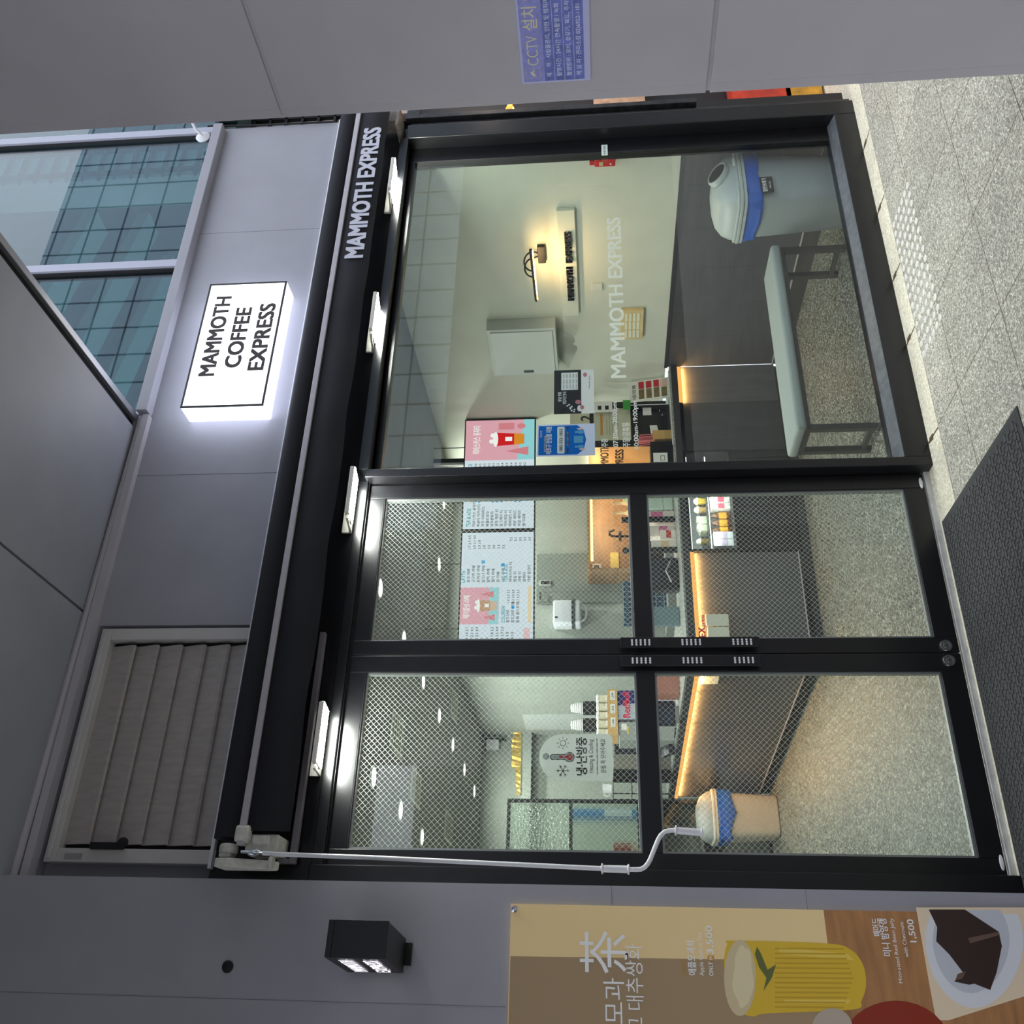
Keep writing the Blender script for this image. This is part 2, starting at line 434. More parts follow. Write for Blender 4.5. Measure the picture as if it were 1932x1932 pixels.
# ------------------------------------------------------------------ doors
ZB0, ZB1, ZT0, ZT1 = .126, 1.309, 1.388, 2.57
M_spot = mat('white_dots', (226, 226, 228), .5)
def door(name, x0, x1, g0, g1, hx0, hx1, lx):
    d = thing(name, None, None, ((x0+x1)/2, .02, 0), kind='structure')
    f = MB()
    f.box((x0, 0, .032), (g0, .045, 2.645)); f.box((g1, 0, .032), (x1, .045, 2.645))
    for z0, z1 in ((.032, ZB0), (ZB1, ZT0), (ZT1, 2.645)): f.box((g0, 0.0002, z0), (g1, .0448, z1))
    f.build('door_frame', M_black, d, bevel=.003)
    bd = MB()
    for z0, z1 in ((ZB0, ZB1), (ZT0, ZT1)):
        t = .009
        bd.box((g0, .012, z0), (g1, .034, z0+t)).box((g0, .012, z1-t), (g1, .034, z1)).box((g1-t, .012, z0+t), (g1, .034, z1-t)).box((g0, .012, z0+t), (g0+t, .034, z1-t))
    bd.build('glazing_bead', mat('bead_metal', (150, 154, 152), .35, .6), d)
    bl = MB().box((g0, .0015, ZT1-.002), (g1, .012, ZT1+.006)); bl.build('gasket', M_blackm, d)
    for z0, z1 in ((ZB0, ZB1), (ZT0, ZT1)):
        p = MB().box((g0+.004, .020, z0+.004), (g1-.004, .026, z1-.004)).build('glass_pane', M_gdoor, d)
        wm = MB(); W_, H_ = g1-g0-.012, z1-z0-.012; xa, za = g0+.006, z0+.006; s = .0245; c = -H_
        def seg(p, q): wm.tube([(p[0], .023, p[1]), (q[0], .023, q[1])], .0005, 4, False)
        k = math.ceil(-H_/s)
        while k*s < W_:
            o = k*s
            u0 = max(0, o); u1 = min(W_, o+H_)
            if u1-u0 > .004:
                seg((xa+u0, za+(u0-o)), (xa+u1, za+(u1-o)))
                seg((xa+u0, za+H_-(u0-o)), (xa+u1, za+H_-(u1-o)))
            k += 1
        tag(wm.build('wire_mesh', M_wire, p), kind='stuff')
    h = MB().box((hx0, -.044, .862), (hx1, -.036, 1.452)).box((hx0+.012, -.036, .93), (hx1-.012, 0, .96)).box((hx0+.012, -.036, 1.36), (hx1-.012, 0, 1.39)).build('door_handle', M_black, d, bevel=.002)
    dots = MB()
    for zc in (1.365, 1.15, .935):
        for i in range(5):
            for j in range(3):
                dots.tube([(hx0+.014+j*(hx1-hx0-.028)/2, -.0455, zc+(i-2)*.0185), (hx0+.014+j*(hx1-hx0-.028)/2, -.043, zc+(i-2)*.0185)], .0047, 10)
    dots.build('dot_pattern', M_spot, h)
    M = Matrix.Rotation(PI/2, 4, 'X')
    lk = MB().lathe([(.027, 0), (.027, .004), (.0235, .010), (.016, .010), (.0155, .007), (.011, .007), (.010, .012), (.0, .012)], (lx, 0, .086), 24, M).build('door_lock', M_chrome, d, smooth=True)
    MB().ball((x0+.05 if lx < 1.47 else x1-.05, -.001, .046), .03, 1, .12, .28).build('pivot_cap', M_white, d, smooth=True)
    MB().box((lx-.0015, -.0135, .081), (lx+.0015, -.0118, .091)).build('keyhole', M_blackm, lk)
    return d
door('door_1', .585, 1.471, .651, 1.393, 1.404, 1.451, 1.437)
door('door_2', 1.475, 2.354, 1.544, 2.28, 1.486, 1.534, 1.503)

# ------------------------------------------------------------------ louvred window over the awning
lw = thing('window_2', None, None, (1.08, 0, 3.1), kind='structure')
x0, x1, z0, z1 = .578, 1.598, 3.10, 3.822
f = MB().box((x0, -.03, z1-.05), (x1, .03, z1)).box((x0, -.03, z0), (x0+.055, .03, z1-.05)).box((x1-.055, -.03, z0), (x1, .03, z1-.05))
f.box((x0+.012, -.038, z1-.03), (x1-.012, -.03, z1-.012))
f.build('window_frame', mat('grey_white_frame', (196, 192, 190), .5, noise=.05, nscale=10), lw, bevel=.003)
M_slat = mat('dirty_louvre_slat', (172, 165, 160), .65, noise=.10, nscale=9, stretch=(5, 1, 1.2))
n = 6; zz = z1-.055; hgt = (zz-z0)/n
for i in range(n):
    za = zz-(i+1)*hgt
    MB().prism([(x0+.075, -.018, za+.004), (x0+.075, -.006, za-.004), (x0+.075, .02, za+hgt+.004), (x0+.075, .012, za+hgt+.006)], (x1-x0-.15, 0, 0)).build('louvre_slat', M_slat, lw)
MB().box((x0+.055, .02, z0), (x1-.055, .028, zz)).build('dark_backing', M_blackm, lw)
hb = MB().box((.628, -.05, 3.487), (.655, -.028, 3.63)).build('crank_lever', M_blackm, lw, bevel=.004)
MB().lathe([(.018, 0), (.022, .006), (.02, .016), (0, .02)], (.652, -.045, 3.487), 16, Matrix.Rotation(PI/2, 4, 'X')).build('lever_knob', M_blackm, hb, smooth=True)
patch('maker_sticker', mat('faded_sticker', (150, 148, 148), .6), lw, frame((.6, -.031, 3.66), (1, 0, 0), (0, 0, 1)), [rect(-.012, 0, .012, .075)])

# ------------------------------------------------------------------ upper windows and the room behind them
uw = thing('window_3', None, None, (3.9, 0, 3.93), kind='structure')
f = MB()
for x in (3.845, 4.985): f.box((x, -.04, 3.925), (x+.05, .05, 7.5))
f.box((2.81, -.02, 3.925), (2.83, .05, 7.5)).box((2.81, -.025, 7.2), (9, .05, 7.5))
f.build('mullion', mat('silver_mullion', (178, 178, 190), .4, .3), uw, bevel=.004)
g = MB()
for x in (3.84, 4.98): g.box((x-.006, -.02, 3.925), (x+.004, .04, 7.5))
g.box((2.83, -.015, 3.925), (9, .03, 3.94))
g.build('gasket', M_blackm, uw)
for xa, xb in ((2.83, 3.845), (3.895, 4.985), (5.035, 9)):
    MB().box((xa, .0, 3.93), (xb, .008, 7.2)).build('glass_pane', M_gup, uw)
room = MB().quad((2.6, .15, 3.9), (9.5, .15, 3.9), (9.5, 8, 3.9), (2.6, 8, 3.9)).quad((2.6, 8, 3.9), (9.5, 8, 3.9), (9.5, 8, 6.4), (2.6, 8, 6.4)).quad((2.6, .15, 3.9), (2.6, 8, 3.9), (2.6, 8, 6.4), (2.6, .15, 6.4)).quad((9.5, .15, 3.9), (9.5, 8, 3.9), (9.5, 8, 6.4), (9.5, .15, 6.4)).quad((2.6, .15, 6.4), (9.5, .15, 6.4), (9.5, 8, 6.4), (2.6, 8, 6.4))
struct('wall_upper_room', room, mat('upper_room', (70, 88, 90), .9))
sl = MB()
for k in range(12):
    c0 = Vector((2.2, 1.2+k*.62, 6.2)); dd = Vector((math.sin(math.radians(79)), math.cos(math.radians(79)), 0)); nn = Vector((-dd.y, dd.x, 0))
    a0, a1 = c0, c0+dd*(5.4 if k % 3 else 4.6)
    sl.prism([a0, a1, a1+nn*.26, a0+nn*.26], (0, 0, .12))
struct('ceiling_slats', sl, mat('ceiling_slat', (206, 222, 216), .8))
for k, (x, y) in enumerate(((4.6, 2.6), (6.2, 4.2))):  # lamps added to brighten the upper room and its slats
    t = thing('added_tube_lamp', ('nearer' if k == 0 else 'farther')+' fluorescent tube lamp on the ceiling of the upper room', 'ceiling light', (x, y, 6.1), group='tube lamps upstairs')
    MB().box((x-.6, y-.05, 6.1), (x+.6, y+.05, 6.19)).build('lamp_body', M_white, t)
    MB().tube([(x-.58, y, 6.085), (x+.58, y, 6.085)], .015, 8).build('tube', glow('added_tube_glow', (220, 240, 255), 6), t)
    area('added_tube_light', (x, y, 6.05), 1.1, 130, (.8, .95, 1))

# ------------------------------------------------------------------ building over the road, seen only in the glass
op = thing('office_block', 'pale glass office block reflected in the upper windows', 'building', (8, -26, 0))
MB().box((-40, -34, -.2), (75, -26, 7.5)).build('reflection_base', mat('reflection_dark', (52, 52, 54), .6, noise=.3, nscale=.8), op)  # unseen base, added wide and dark to keep the shop window's reflection dim
MB().box((16, -34, 7.5), (52, -26.3, 27)).build('wall', mat('pale_curtain_wall', (186, 204, 216), .4), op)
gr = MB()
for k in range(25): gr.box((16+k*1.5, -26.33, 7.5), (16.07+k*1.5, -26.28, 27))
for k in range(13): gr.box((16, -26.33, 7.5+k*1.6), (52, -26.28, 7.5+k*1.6+.07))
gr.build('grid', mat('grid_line', (96, 112, 124), .5), op)
for k in range(22): MB().box((-28+k*4.4, -26.06, .6), (-25.4+k*4.4, -25.98, 3.4)).build('shop_window', mat('dark_windows', (26, 28, 32), .2), op)

# ================================================================== THINGS OUTSIDE
# ------------------------------------------------------------------ awning, rolled up
aw = thing('awning', 'black rolled-up awning with white lettering running across the shop front', 'awning', (2.8, -.15, 2.9))
YA = -.2
MB().tube([(.66, -.125, 3.025), (4.98, -.125, 3.025)], .05, 20).build('fabric_roll', M_fabric, aw, smooth=True)
MB().tube([(.64, -.07, 2.985), (5.0, -.07, 2.985)], .016, 10).build('torsion_bar', M_blackm, aw)
MB().box((.625, YA-.012, 2.922), (4.93, YA+.03, 2.950)).build('front_bar', M_alu, aw, bevel=.003)
v = MB(); N = 60
zt, zb0 = 2.924, 2.752
def vz(x): return zb0-.0035*math.sin(x*9)-.004*(x-.65)/4
for i in range(N):
    xa, xb = .68+i*(4.93-.68)/N, .68+(i+1)*(4.93-.68)/N
    fa, fb = .006*math.sin(xa*7.3)+.004*math.sin(xa*17), .006*math.sin(xb*7.3)+.004*math.sin(xb*17)
    v.bm.faces.new([v.bm.verts.new(p) for p in ((xa, YA, zt), (xb, YA, zt), (xb, YA-fb, vz(xb)), (xa, YA-fa, vz(xa)))])
bmesh.ops.remove_doubles(v.bm, verts=v.bm.verts, dist=1e-5)
val = v.build('valance', M_fabric, aw, smooth=True)
sol = val.modifiers.new('solid', 'SOLIDIFY'); sol.thickness = .003
VM = frame((0, YA-.012, 0), (1, 0, 0), (0, 0, 1))
a, b = at(706, 487, Y=YA-.012), at(718, 237, Y=YA-.012)
lettering('awning_lettering', mat('awning_white_print', (205, 205, 216), .7), aw, VM, [('MAMMOTH EXPRESS', a.x+.012, 2.785, .098, b.x-a.x-.03, 'l', .042)])
MB().box((.58, -.065, 2.756), (1.56, -.035, 2.782)).box((.58, -.065, 2.782), (.60, -.035, 2.83)).build('side_rail', mat('grey_rail', (118, 112, 118), .5), aw, bevel=.003)
bk = MB().box((.60, -.17, 2.80), (.672, -.03, 2.93)).box((.63, -.19, 2.83), (.665, -.17, 2.90))
bk.build('end_bracket', M_offw, aw, bevel=.006)
bk = MB().lathe([(.034, 0), (.036, .008), (.036, .03), (.03, .036)], (.60, -.15, 3.0), 18, Matrix.Rotation(PI/2, 4, 'Y')).box((.585, -.17, 2.985), (.62, -.10, 3.03))
bk.build('gearbox', M_offw, aw, bevel=.004)
MB().prism([(.545, -.10, 3.02), (.545, -.19, 3.035), (.545, -.20, 2.985), (.545, -.155, 2.83), (.545, -.11, 2.80), (.545, -.10, 2.84)], (.034, 0, 0)).build('folding_arm', M_offw, aw, bevel=.006)
MB().lathe([(.022, 0), (.026, .006), (.022, .014)], (.565, -.19, 2.80), 14).build('arm_joint', M_offw, aw)
MB().box((.635, -.215, 2.905), (.70, -.17, 2.965)).build('end_cap', M_offw, aw, bevel=.012)
MB().tube([(.60, -.2, 2.93), (.60, -.2, 2.90), (.596, -.2, 2.872), (.602, -.2, 2.86), (.61, -.2, 2.872), (.606, -.2, 2.89)], .006, 8).build('crank_eye', M_chrome, aw)
br = MB().box((4.80, -.16, 2.70), (4.97, -.02, 2.72)).box((4.86, -.14, 2.72), (4.96, -.05, 2.86)).tube([(4.83, -.18, 2.88), (4.93, -.15, 2.82), (4.975, -.13, 2.79)], .022, 10)
br.build('end_bracket', mat('grimy_bracket', (128, 120, 112), .6, noise=.3, nscale=30), aw, bevel=.004)

# ------------------------------------------------------------------ crank rod hanging from the awning
cr_ = thing('crank_rod', 'long white crank rod hooked to the awning hanging by the left door', 'crank rod', at(505, 1610, Y=YA))
def ap(x, y): return at(x, y, Y=YA-.0)
hook = [ap(466, 1608), ap(470, 1612), ap(478, 1614), ap(486, 1611), ap(490, 1606.5), ap(484, 1605), ap(474, 1606)]
MB().tube(hook[::-1]+[ap(500, 1609.5)], .006, 8).build('hook', M_chrome, cr_, smooth=True)
rod = [ap(496, 1609.5), ap(520, 1611.5), ap(700, 1618), ap(900, 1627.5), ap(1140, 1639), ap(1190, 1640.5)]
MB().tube(rod, .0085, 12).build('rod', M_white, cr_, smooth=True)
bend = [ap(*p) for p in ((1186, 1640.3), (1200, 1640.6), (1209, 1640), (1216, 1636.5), (1222, 1630), (1227, 1621), (1237, 1596), (1242, 1584), (1247, 1575.5), (1254, 1569.5), (1262, 1567), (1276, 1566.2))]
MB().tube(bend, .0085, 12).build('crank_bend', M_white, cr_, smooth=True)
def grip(p, q):
    d = (q-p); L = d.length; d.normalize()
    M = Vector((0, 0, 1)).rotation_difference(d).to_matrix().to_4x4()
    return MB().lathe([(.0105, 0), (.019, .002), (.019, .006), (.013, .009), (.0135, L-.009), (.019, L-.006), (.019, L-.002), (.0105, L)], p, 16, M)
grip(ap(1134, 1638.8), ap(1188, 1640.5)).build('grip', M_white, cr_, smooth=True)
grip(ap(1273, 1566.5), ap(1326, 1571)).build('grip', M_white, cr_, smooth=True)

# ------------------------------------------------------------------ four flood lights under the awning
M_led = glow('led_white', (250, 255, 246), 120)
M_body = mat('lamp_body_white', (228, 224, 212), .4)
def flood(xc, label, wd=.25):
    M = Matrix.Translation((xc, -.145, 2.688)) @ Matrix.Rotation(math.radians(7), 4, 'X')
    t = thing('flood_light', label, 'flood light', M=M, group='flood lights under the awning')
    MB().box((-wd/2, -.065, -.004), (wd/2, .062, .018)).build('housing', M_body, t, bevel=.005, local=True)
    MB().box((-wd/2+.004, -.061, -.0065), (wd/2-.004, .058, -.004)).build('led_panel', M_led, t, local=True)
    b = MB().box((-wd/2-.02, -.045, .0), (-wd/2-.003, .0, .012)).box((-wd/2-.014, -.02, .004), (-wd/2-.006, .12, .014)).box((wd/2+.003, -.03, .0), (wd/2+.012, .12, .014)).box((-wd/2-.014, .112, .004), (wd/2+.012, .123, .05))
    b.build('bracket', M_body, t, local=True)
    return t
flood(1.07, 'flood light over the left door leaf, first from the crank rod')
flood(2.215, 'flood light over the black post between door and shop window')
flood(3.30, 'flood light over the middle of the shop window')
flood(4.33, 'flood light over the far right end of the shop window')

# ------------------------------------------------------------------ light box sign
sb = thing('light_box_sign', 'white glowing light box sign on the cladding reading MAMMOTH COFFEE EXPRESS', 'sign', (3.2, -.1, 3.43))
SY = -.135
tl, tr_, bl_, br_ = at(398, 537, Y=SY), at(398, 537, Y=SY), at(497, 771, Y=SY), at(540, 535, Y=SY)
sx0, sx1, sz0, sz1 = 2.757, 3.590, 3.213, 3.648
MB().box((sx0, SY+.001, sz0), (sx1, -.014, sz1)).build('light_body', glow('sign_side_glow', (225, 232, 255), 4.5), sb, bevel=.004)
MB().box((sx0+.004, SY-.004, sz0+.004), (sx1-.004, SY, sz1-.004)).build('face', glow('sign_face_glow', (252, 253, 255), 3.2), sb)
bd = MB()
for a, b in (((sx0, sz0), (sx1, sz0+.010)), ((sx0, sz1-.010), (sx1, sz1)), ((sx0, sz0+.010), (sx0+.010, sz1-.010)), ((sx1-.010, sz0+.010), (sx1, sz1-.010))):
    bd.box((a[0], SY-.007, a[1]), (b[0], SY, b[1]))
bd.build('face_border', mat('sign_border', (38, 36, 38), .5), sb)
SM = frame((0, SY-.0045, 0), (1, 0, 0), (0, 0, 1))
M_sgt = mat('sign_grey_letters', (62, 54, 54), .6)
L_ = [('MAMMOTH', 2.958, 3.510, .083, .535), ('COFFEE', 3.008, 3.381, .083, .40), ('EXPRESS', 2.986, 3.252, .083, .445)]
lettering('sign_lettering', M_sgt, sb, SM, [(s, x, z, h, wd, 'l', .042) for s, x, z, h, wd in L_])

# ------------------------------------------------------------------ black blade sign on the left wall
MBX = Matrix.Translation((.255, -.1, 2.378)) @ Matrix.Rotation(math.radians(4.4), 4, 'Z')
bs = thing('blade_sign', 'black box sign jutting from the left wall, lit letters on its side', 'sign', M=MBX)
MB().box((-.058, -.355, -.103), (.058, -.022, .103)).build('box_body', mat('blade_black', (12, 12, 14), .4), bs, bevel=.002, local=True)
MB().box((-.060, -.36, .085), (.060, -.02, .105)).box((-.060, -.36, -.1045), (.060, -.345, .085)).build('box_lid', mat('blade_black', (12, 12, 14), .4), bs, bevel=.002, local=True)
MB().box((-.03, -.022, -.125), (.045, -.0, -.06)).build('wall_bracket', M_blackm, bs, local=True)
BM_ = MBX @ frame((-.0605, -.02, 0), (0, -1, 0), (0, 0, 1))
lettering('lit_lettering', glow('blade_letters', (246, 240, 255), 3), bs, BM_, [('MAMMOTH', .165, .018, .052, .25, 'c', .0)])
lettering('lit_lettering', glow('blade_letters', (246, 240, 255), 3), bs, BM_, [('EXPRESS', .165, -.066, .052, .25, 'c', .0)])

# round black cap on the wall
p = at(430, 1824, Y=-.1)
tag(MB().lathe([(.0, 0), (.021, 0), (.022, .003), (.018, .006), (0, .007)], p, 20, Matrix.Rotation(PI/2, 4, 'X')).build('wall_plug', M_blackm, smooth=True), 'small round black plug in the grey wall above the banner', 'plug')

# ------------------------------------------------------------------ tea banner on the left wall
BX0, BX1, BZ0, BZ1, BY = -.9, .444, .02, 1.889, -.112
bn = thing('menu_banner', 'tan banner on the left wall showing tea, a yellow drink and red bean jelly', 'banner', (0, BY, 1))
MB().box((BX0, BY, BZ0), (BX1, -.1015, BZ1)).build('banner_sheet', mat('banner_tan', (255, 224, 162), .55), bn)
BMt = frame((0, BY, 0), (1, 0, 0), (0, 0, 1))
def bp(x, y): 
    q = at(x, y, Y=BY); return (q.x, q.z)
zt_ = bp(1554, 1720)[1]
patch('print_shade', mat('banner_brown', (176, 148, 112), .55), bn, BMt, [[(BX0, BZ1), bp(963, 1804), bp(1368, 1810), (bp(1368, 1810)[0], zt_), (BX0, zt_)]], .0003)
wd_ = mat('printed_wood', (180, 128, 80), .5, noise=.22, nscale=5, stretch=(1, 1, 7))
patch('print_table', wd_, bn, BMt, [rect(BX0, BZ0, BX1, zt_)], .0006)
# yellow drink
g_out = [bp(*p) for p in ((1385, 1775), (1560, 1780), (1605, 1792), (1628, 1820), (1634, 1858), (1625, 1888), (1608, 1905), (1450, 1912), (1420, 1918), (1392, 1905), (1372, 1860), (1366, 1815), (1372, 1782))]
patch('print_glass', mat('drink_yellow', (232, 192, 52), .5), bn, BMt, [smooth_outline(g_out)], .0009)
patch('print_glass_light', mat('drink_light', (242, 210, 90), .5), bn, BMt, [[bp(1470, 1786), bp(1600, 1800), bp(1612, 1812), bp(1470, 1800)], [bp(1480, 1886), bp(1606, 1886), bp(1600, 1894), bp(1480, 1893)]], .00105)
rb = []
for k in range(13):
    y = 1788+k*9.2
    rb.append([bp(1462, y), bp(1610-abs(k-6)*3, y+1), bp(1610-abs(k-6)*3, y+4), bp(1462, y+3)])
patch('print_ribs', mat('drink_rib', (212, 168, 40), .5), bn, BMt, rb, .0012)
q0, q1 = bp(1396, 1845), bp(1396, 1845)
patch('print_rim', mat('glass_rim', (222, 202, 158), .5), bn, BMt, [[bp(1396+30*math.cos(t), 1845+72*math.sin(t)) for t in [2*PI*i/28 for i in range(28)]]], .0012)
patch('print_foam', mat('quince_slice', (238, 222, 176), .5), bn, BMt, [[bp(1402+19*math.cos(t)*(1+.12*math.sin(5*t)), 1843+58*math.sin(t)*(1+.06*math.cos(7*t))) for t in [2*PI*i/28 for i in range(28)]]], .0015)
patch('print_rosemary', mat('rosemary_green', (104, 110, 56), .5), bn, BMt, [[bp(1428, 1786), bp(1436, 1800), bp(1448, 1830), bp(1464, 1820), bp(1456, 1845), bp(1440, 1870), bp(1446, 1845), bp(1432, 1825), bp(1424, 1800)]], .0018)
# red tea pot at the edge
patch('print_teapot', mat('tea_red', (150, 48, 26), .4), bn, BMt, [[bp(1690+105*math.cos(t), 1980+92*math.sin(t)) for t in [2*PI*i/32 for i in range(32)]]], .0015)
patch('print_pot_rim', mat('pot_rim', (196, 180, 160), .4), bn, BMt, [[bp(1570+38*math.cos(t), 1938+36*math.sin(t)) for t in [2*PI*i/24 for i in range(24)]]], .0018)
# dish with the jelly
patch('print_paper', mat('baking_paper', (244, 220, 186), .6), bn, BMt, [[bp(1728, 1712), bp(1932, 1712), bp(1932, 1880), bp(1790, 1925), bp(1766, 1925), bp(1752, 1850)]], .0009)
patch('print_dish', mat('dish_white', (232, 232, 234), .5), bn, BMt, [[bp(1838+92*math.cos(t)*(1-.12*math.sin(t)), 1788+114*math.sin(t)) for t in [2*PI*i/32 for i in range(32)] if 1788+114*math.sin(t) > 1714]], .0012)
patch('print_dish_well', mat('dish_shadow', (204, 206, 212), .5), bn, BMt, [[bp(1832+72*math.cos(t)*(1-.1*math.sin(t)), 1782+92*math.sin(t)) for t in [2*PI*i/32 for i in range(32)] if 1782+92*math.sin(t) > 1714]], .0015)
patch('print_jelly', mat('jelly_brown', (58, 40, 32), .45), bn, BMt, [[bp(1752, 1716), bp(1820, 1716), bp(1884, 1758), bp(1890, 1785), bp(1880, 1835), bp(1868, 1868), bp(1838, 1856), bp(1828, 1858), bp(1800, 1852), bp(1816, 1834), bp(1790, 1800), bp(1766, 1776), bp(1768, 1750)]], .0018)
patch('print_jelly_light', mat('jelly_edge', (112, 86, 74), .45), bn, BMt, [[bp(1806, 1838), bp(1822, 1832), bp(1816, 1846), bp(1802, 1850)]], .0021)
patch('print_jelly_light', mat('jelly_edge', (112, 86, 74), .45), bn, BMt, [[bp(1826, 1770), bp(1884, 1758), bp(1886, 1764), bp(1830, 1780)]], .0021)
M_bw = mat('banner_white_ink', (255, 254, 250), .6)
def bt(s, x1, x0, ya, yb, bold=.0, al='l'):
    a = bp(x1, ya); h = bp(x0, ya)[1]-a[1]; return (s, a[0], a[1], h, bp(x1, yb)[0]-a[0], 'l', bold)
lettering('banner_title', M_bw, bn, BMt, [
    bt('茶', 1178, 1108, 1838, 1757, .0), bt('모과', 1176, 1145, 1932, 1846, .0), bt('고 대추쌍화', 1214, 1188, 1950, 1782, .0)], .0026)
lettering('drink_lettering', M_bw, bn, BMt, [
    bt('애플모과차', 1313, 1301, 1840, 1774, .02), bt('Apple Quince Tea', 1328, 1320, 1841, 1760), bt('ONLY', 1346, 1338, 1841, 1815, .015), bt('3,500', 1346, 1334, 1800, 1747, .012)], .0026)
lettering('jelly_lettering', M_bw, bn, BMt, [
    bt('매머드', 1661, 1650, 1766, 1733, .02), bt('미니 밤양갱', 1681, 1669, 1804, 1734, .02)], .0026)
lettering('jelly_price', M_bw, bn, BMt, [bt('1,500', 1729, 1717, 1778, 1735, .012)], .0026)
lettering('jelly_note', M_bw, bn, BMt, [bt('Mini-sized Red Bean Jelly', 1703, 1696, 1855, 1733)], .0026)
lettering('jelly_note', M_bw, bn, BMt, [bt('with Chestnuts', 1714, 1707, 1806, 1740)], .0026)
lettering('banner_gold_lettering', mat('banner_gold_ink', (214, 156, 62), .6), bn, BMt, [bt('HOT/ICE', 1294, 1288, 1840, 1812, .01)], .0026)
patch('banner_gold_tag', mat('banner_gold_ink', (214, 156, 62), .6), bn, BMt, [[bp(1335, 1812), bp(1347, 1812), bp(1347, 1803), bp(1335, 1803)]], .0022)
lettering('banner_tag_letter', M_bw, bn, BMt, [bt('M', 1344, 1338, 1810.5, 1805, .02)], .0028)
q = at(971, 1715, Y=BY)
MB().lathe([(.013, 0), (.013, .003), (.007, .004), (.007, .016), (.0, .018)], (q.x, q.y, q.z), 14, Matrix.Rotation(PI/2, 4, 'X')).build('fixing_bolt', M_chrome, bn, smooth=True)

# ------------------------------------------------------------------ CCTV notice on the near column
cs = thing('cctv_notice', 'blue and white CCTV notice plate on the near grey column', 'notice', (CX, -2.2, 1.63))
XN = CX-.006
MB().box((XN, -2.52, 1.532), (CX-.0005, -2.064, 1.738)).build('plate', mat('notice_lilac_white', (196, 196, 232), .35), cs, bevel=.002)
CM = frame((XN, 0, 0), (0, -1, 0), (0, 0, 1))
def cpt(x, y):
    q = at(x, y, X=XN); return (-q.y, q.z)
patch('notice_header', mat('notice_header', (150, 152, 216), .4, noise=.12, nscale=60), cs, CM, [rect(2.071, 1.668, 2.52, 1.731)], .0003)
patch('notice_field', mat('notice_blue', (112, 122, 196), .4, noise=.25, nscale=45), cs, CM, [rect(2.071, 1.551, 2.52, 1.668)], .0003)
z4 = [1.668-.0293*k for k in range(5)]
patch('notice_rules', mat('notice_pale', (190, 194, 238), .5), cs, CM, [rect(2.071, z4[k]-.0008, 2.52, z4[k]+.0008) for k in (1, 2, 3)]+[rect(2.071, 1.546, 2.52, 1.551)], .0006)
lettering('notice_title', mat('notice_cream', (222, 214, 186), .5), cs, CM, [('CCTV', 2.125, 1.684, .033, .095, 'l', .0), ('설치 안내', 2.236, 1.684, .033, .16, 'l', .015)], .0008)
ic = rrect(2.083, 1.681, 2.117, 1.724, .004)
patch('notice_icon', mat('notice_cream', (222, 214, 186), .5), cs, CM, [[(2.088, 1.702), (2.103, 1.712), (2.106, 1.704), (2.091, 1.694)], [(2.104, 1.698), (2.112, 1.698), (2.112, 1.7), (2.106, 1.704)],
    rect(2.083, 1.681, 2.117, 1.682), rect(2.083, 1.723, 2.117, 1.724), rect(2.083, 1.682, 2.084, 1.723), rect(2.116, 1.682, 2.117, 1.723)], .0008)
rows = ['목    적 : 시설물관리, 안전 및 범죄예방', '촬영시간 : 24시간 연속촬영 / 녹화', '촬영범위 : 로비, 승강기, 복도, 주차장 외', '책 임 자 : 관리소장 02)6922-1101']
lettering('notice_rows', mat('notice_white', (226, 228, 248), .5), cs, CM, [(s, 2.085, z4[k+1]+.0095, .0115, None, 'l', .01) for k, s in enumerate(rows)], .0008)

# ------------------------------------------------------------------ door mat
mx0, mx1, my0, my1 = -.2, 2.078, -.925, -.035
mt = thing('door_mat', 'large dark grey ribbed door mat lying in front of the doors', 'door mat', (1, -.5, 0))
MB().box((mx0, my0, .0005), (mx1, my1, .006)).build('mat_edge', mat('mat_rubber', (48, 49, 50), .8, bump=.2, bscale=300), mt, bevel=.002)
pm = mat('mat_pile', (68, 69, 69), .95, noise=.35, nscale=260, bump=.5, bscale=420)
wv = MB(); px, py = .040, .020
i = 0
y = my0+.03
while y < my1-.03:
    x = mx0+.03+(px/2 if i % 2 else 0)
    while x+px < mx1-.02:
        if (i//2) % 2 == 0: wv.box((x, y, .005), (x+px*.86, y+py*.78, .0095))
        else: wv.box((x+px*.25, y, .005), (x+px*.25+py*.66, y+py*.98, .0095))
        x += px
    y += py; i += 1
tag(wv.build('ribbing', pm, mt), kind='stuff')
MB().box((mx0+.02, my0+.02, .006), (mx1-.02, my1-.02, .0065)).build('mat_base', mat('mat_base', (54, 55, 56), .95, noise=.3, nscale=300), mt)

# ------------------------------------------------------------------ tactile studs in the pavement
tp = thing('tactile_paving', 'patch of shiny oval tactile studs set in the pavement by the shop window', 'tactile paving', (3.28, -.37, 0))
ns = 0
for i in range(15):
    for j in range(6):
        c = (2.868+i*.0597, -.495+j*.0512, 0)
        MB().lathe([(.0175, 0), (.0165, .0025), (.011, .0045), (0, .005)], c, 14).build('stud', mat('stud_steel', (236, 234, 226), .35, .3), tp, smooth=True)

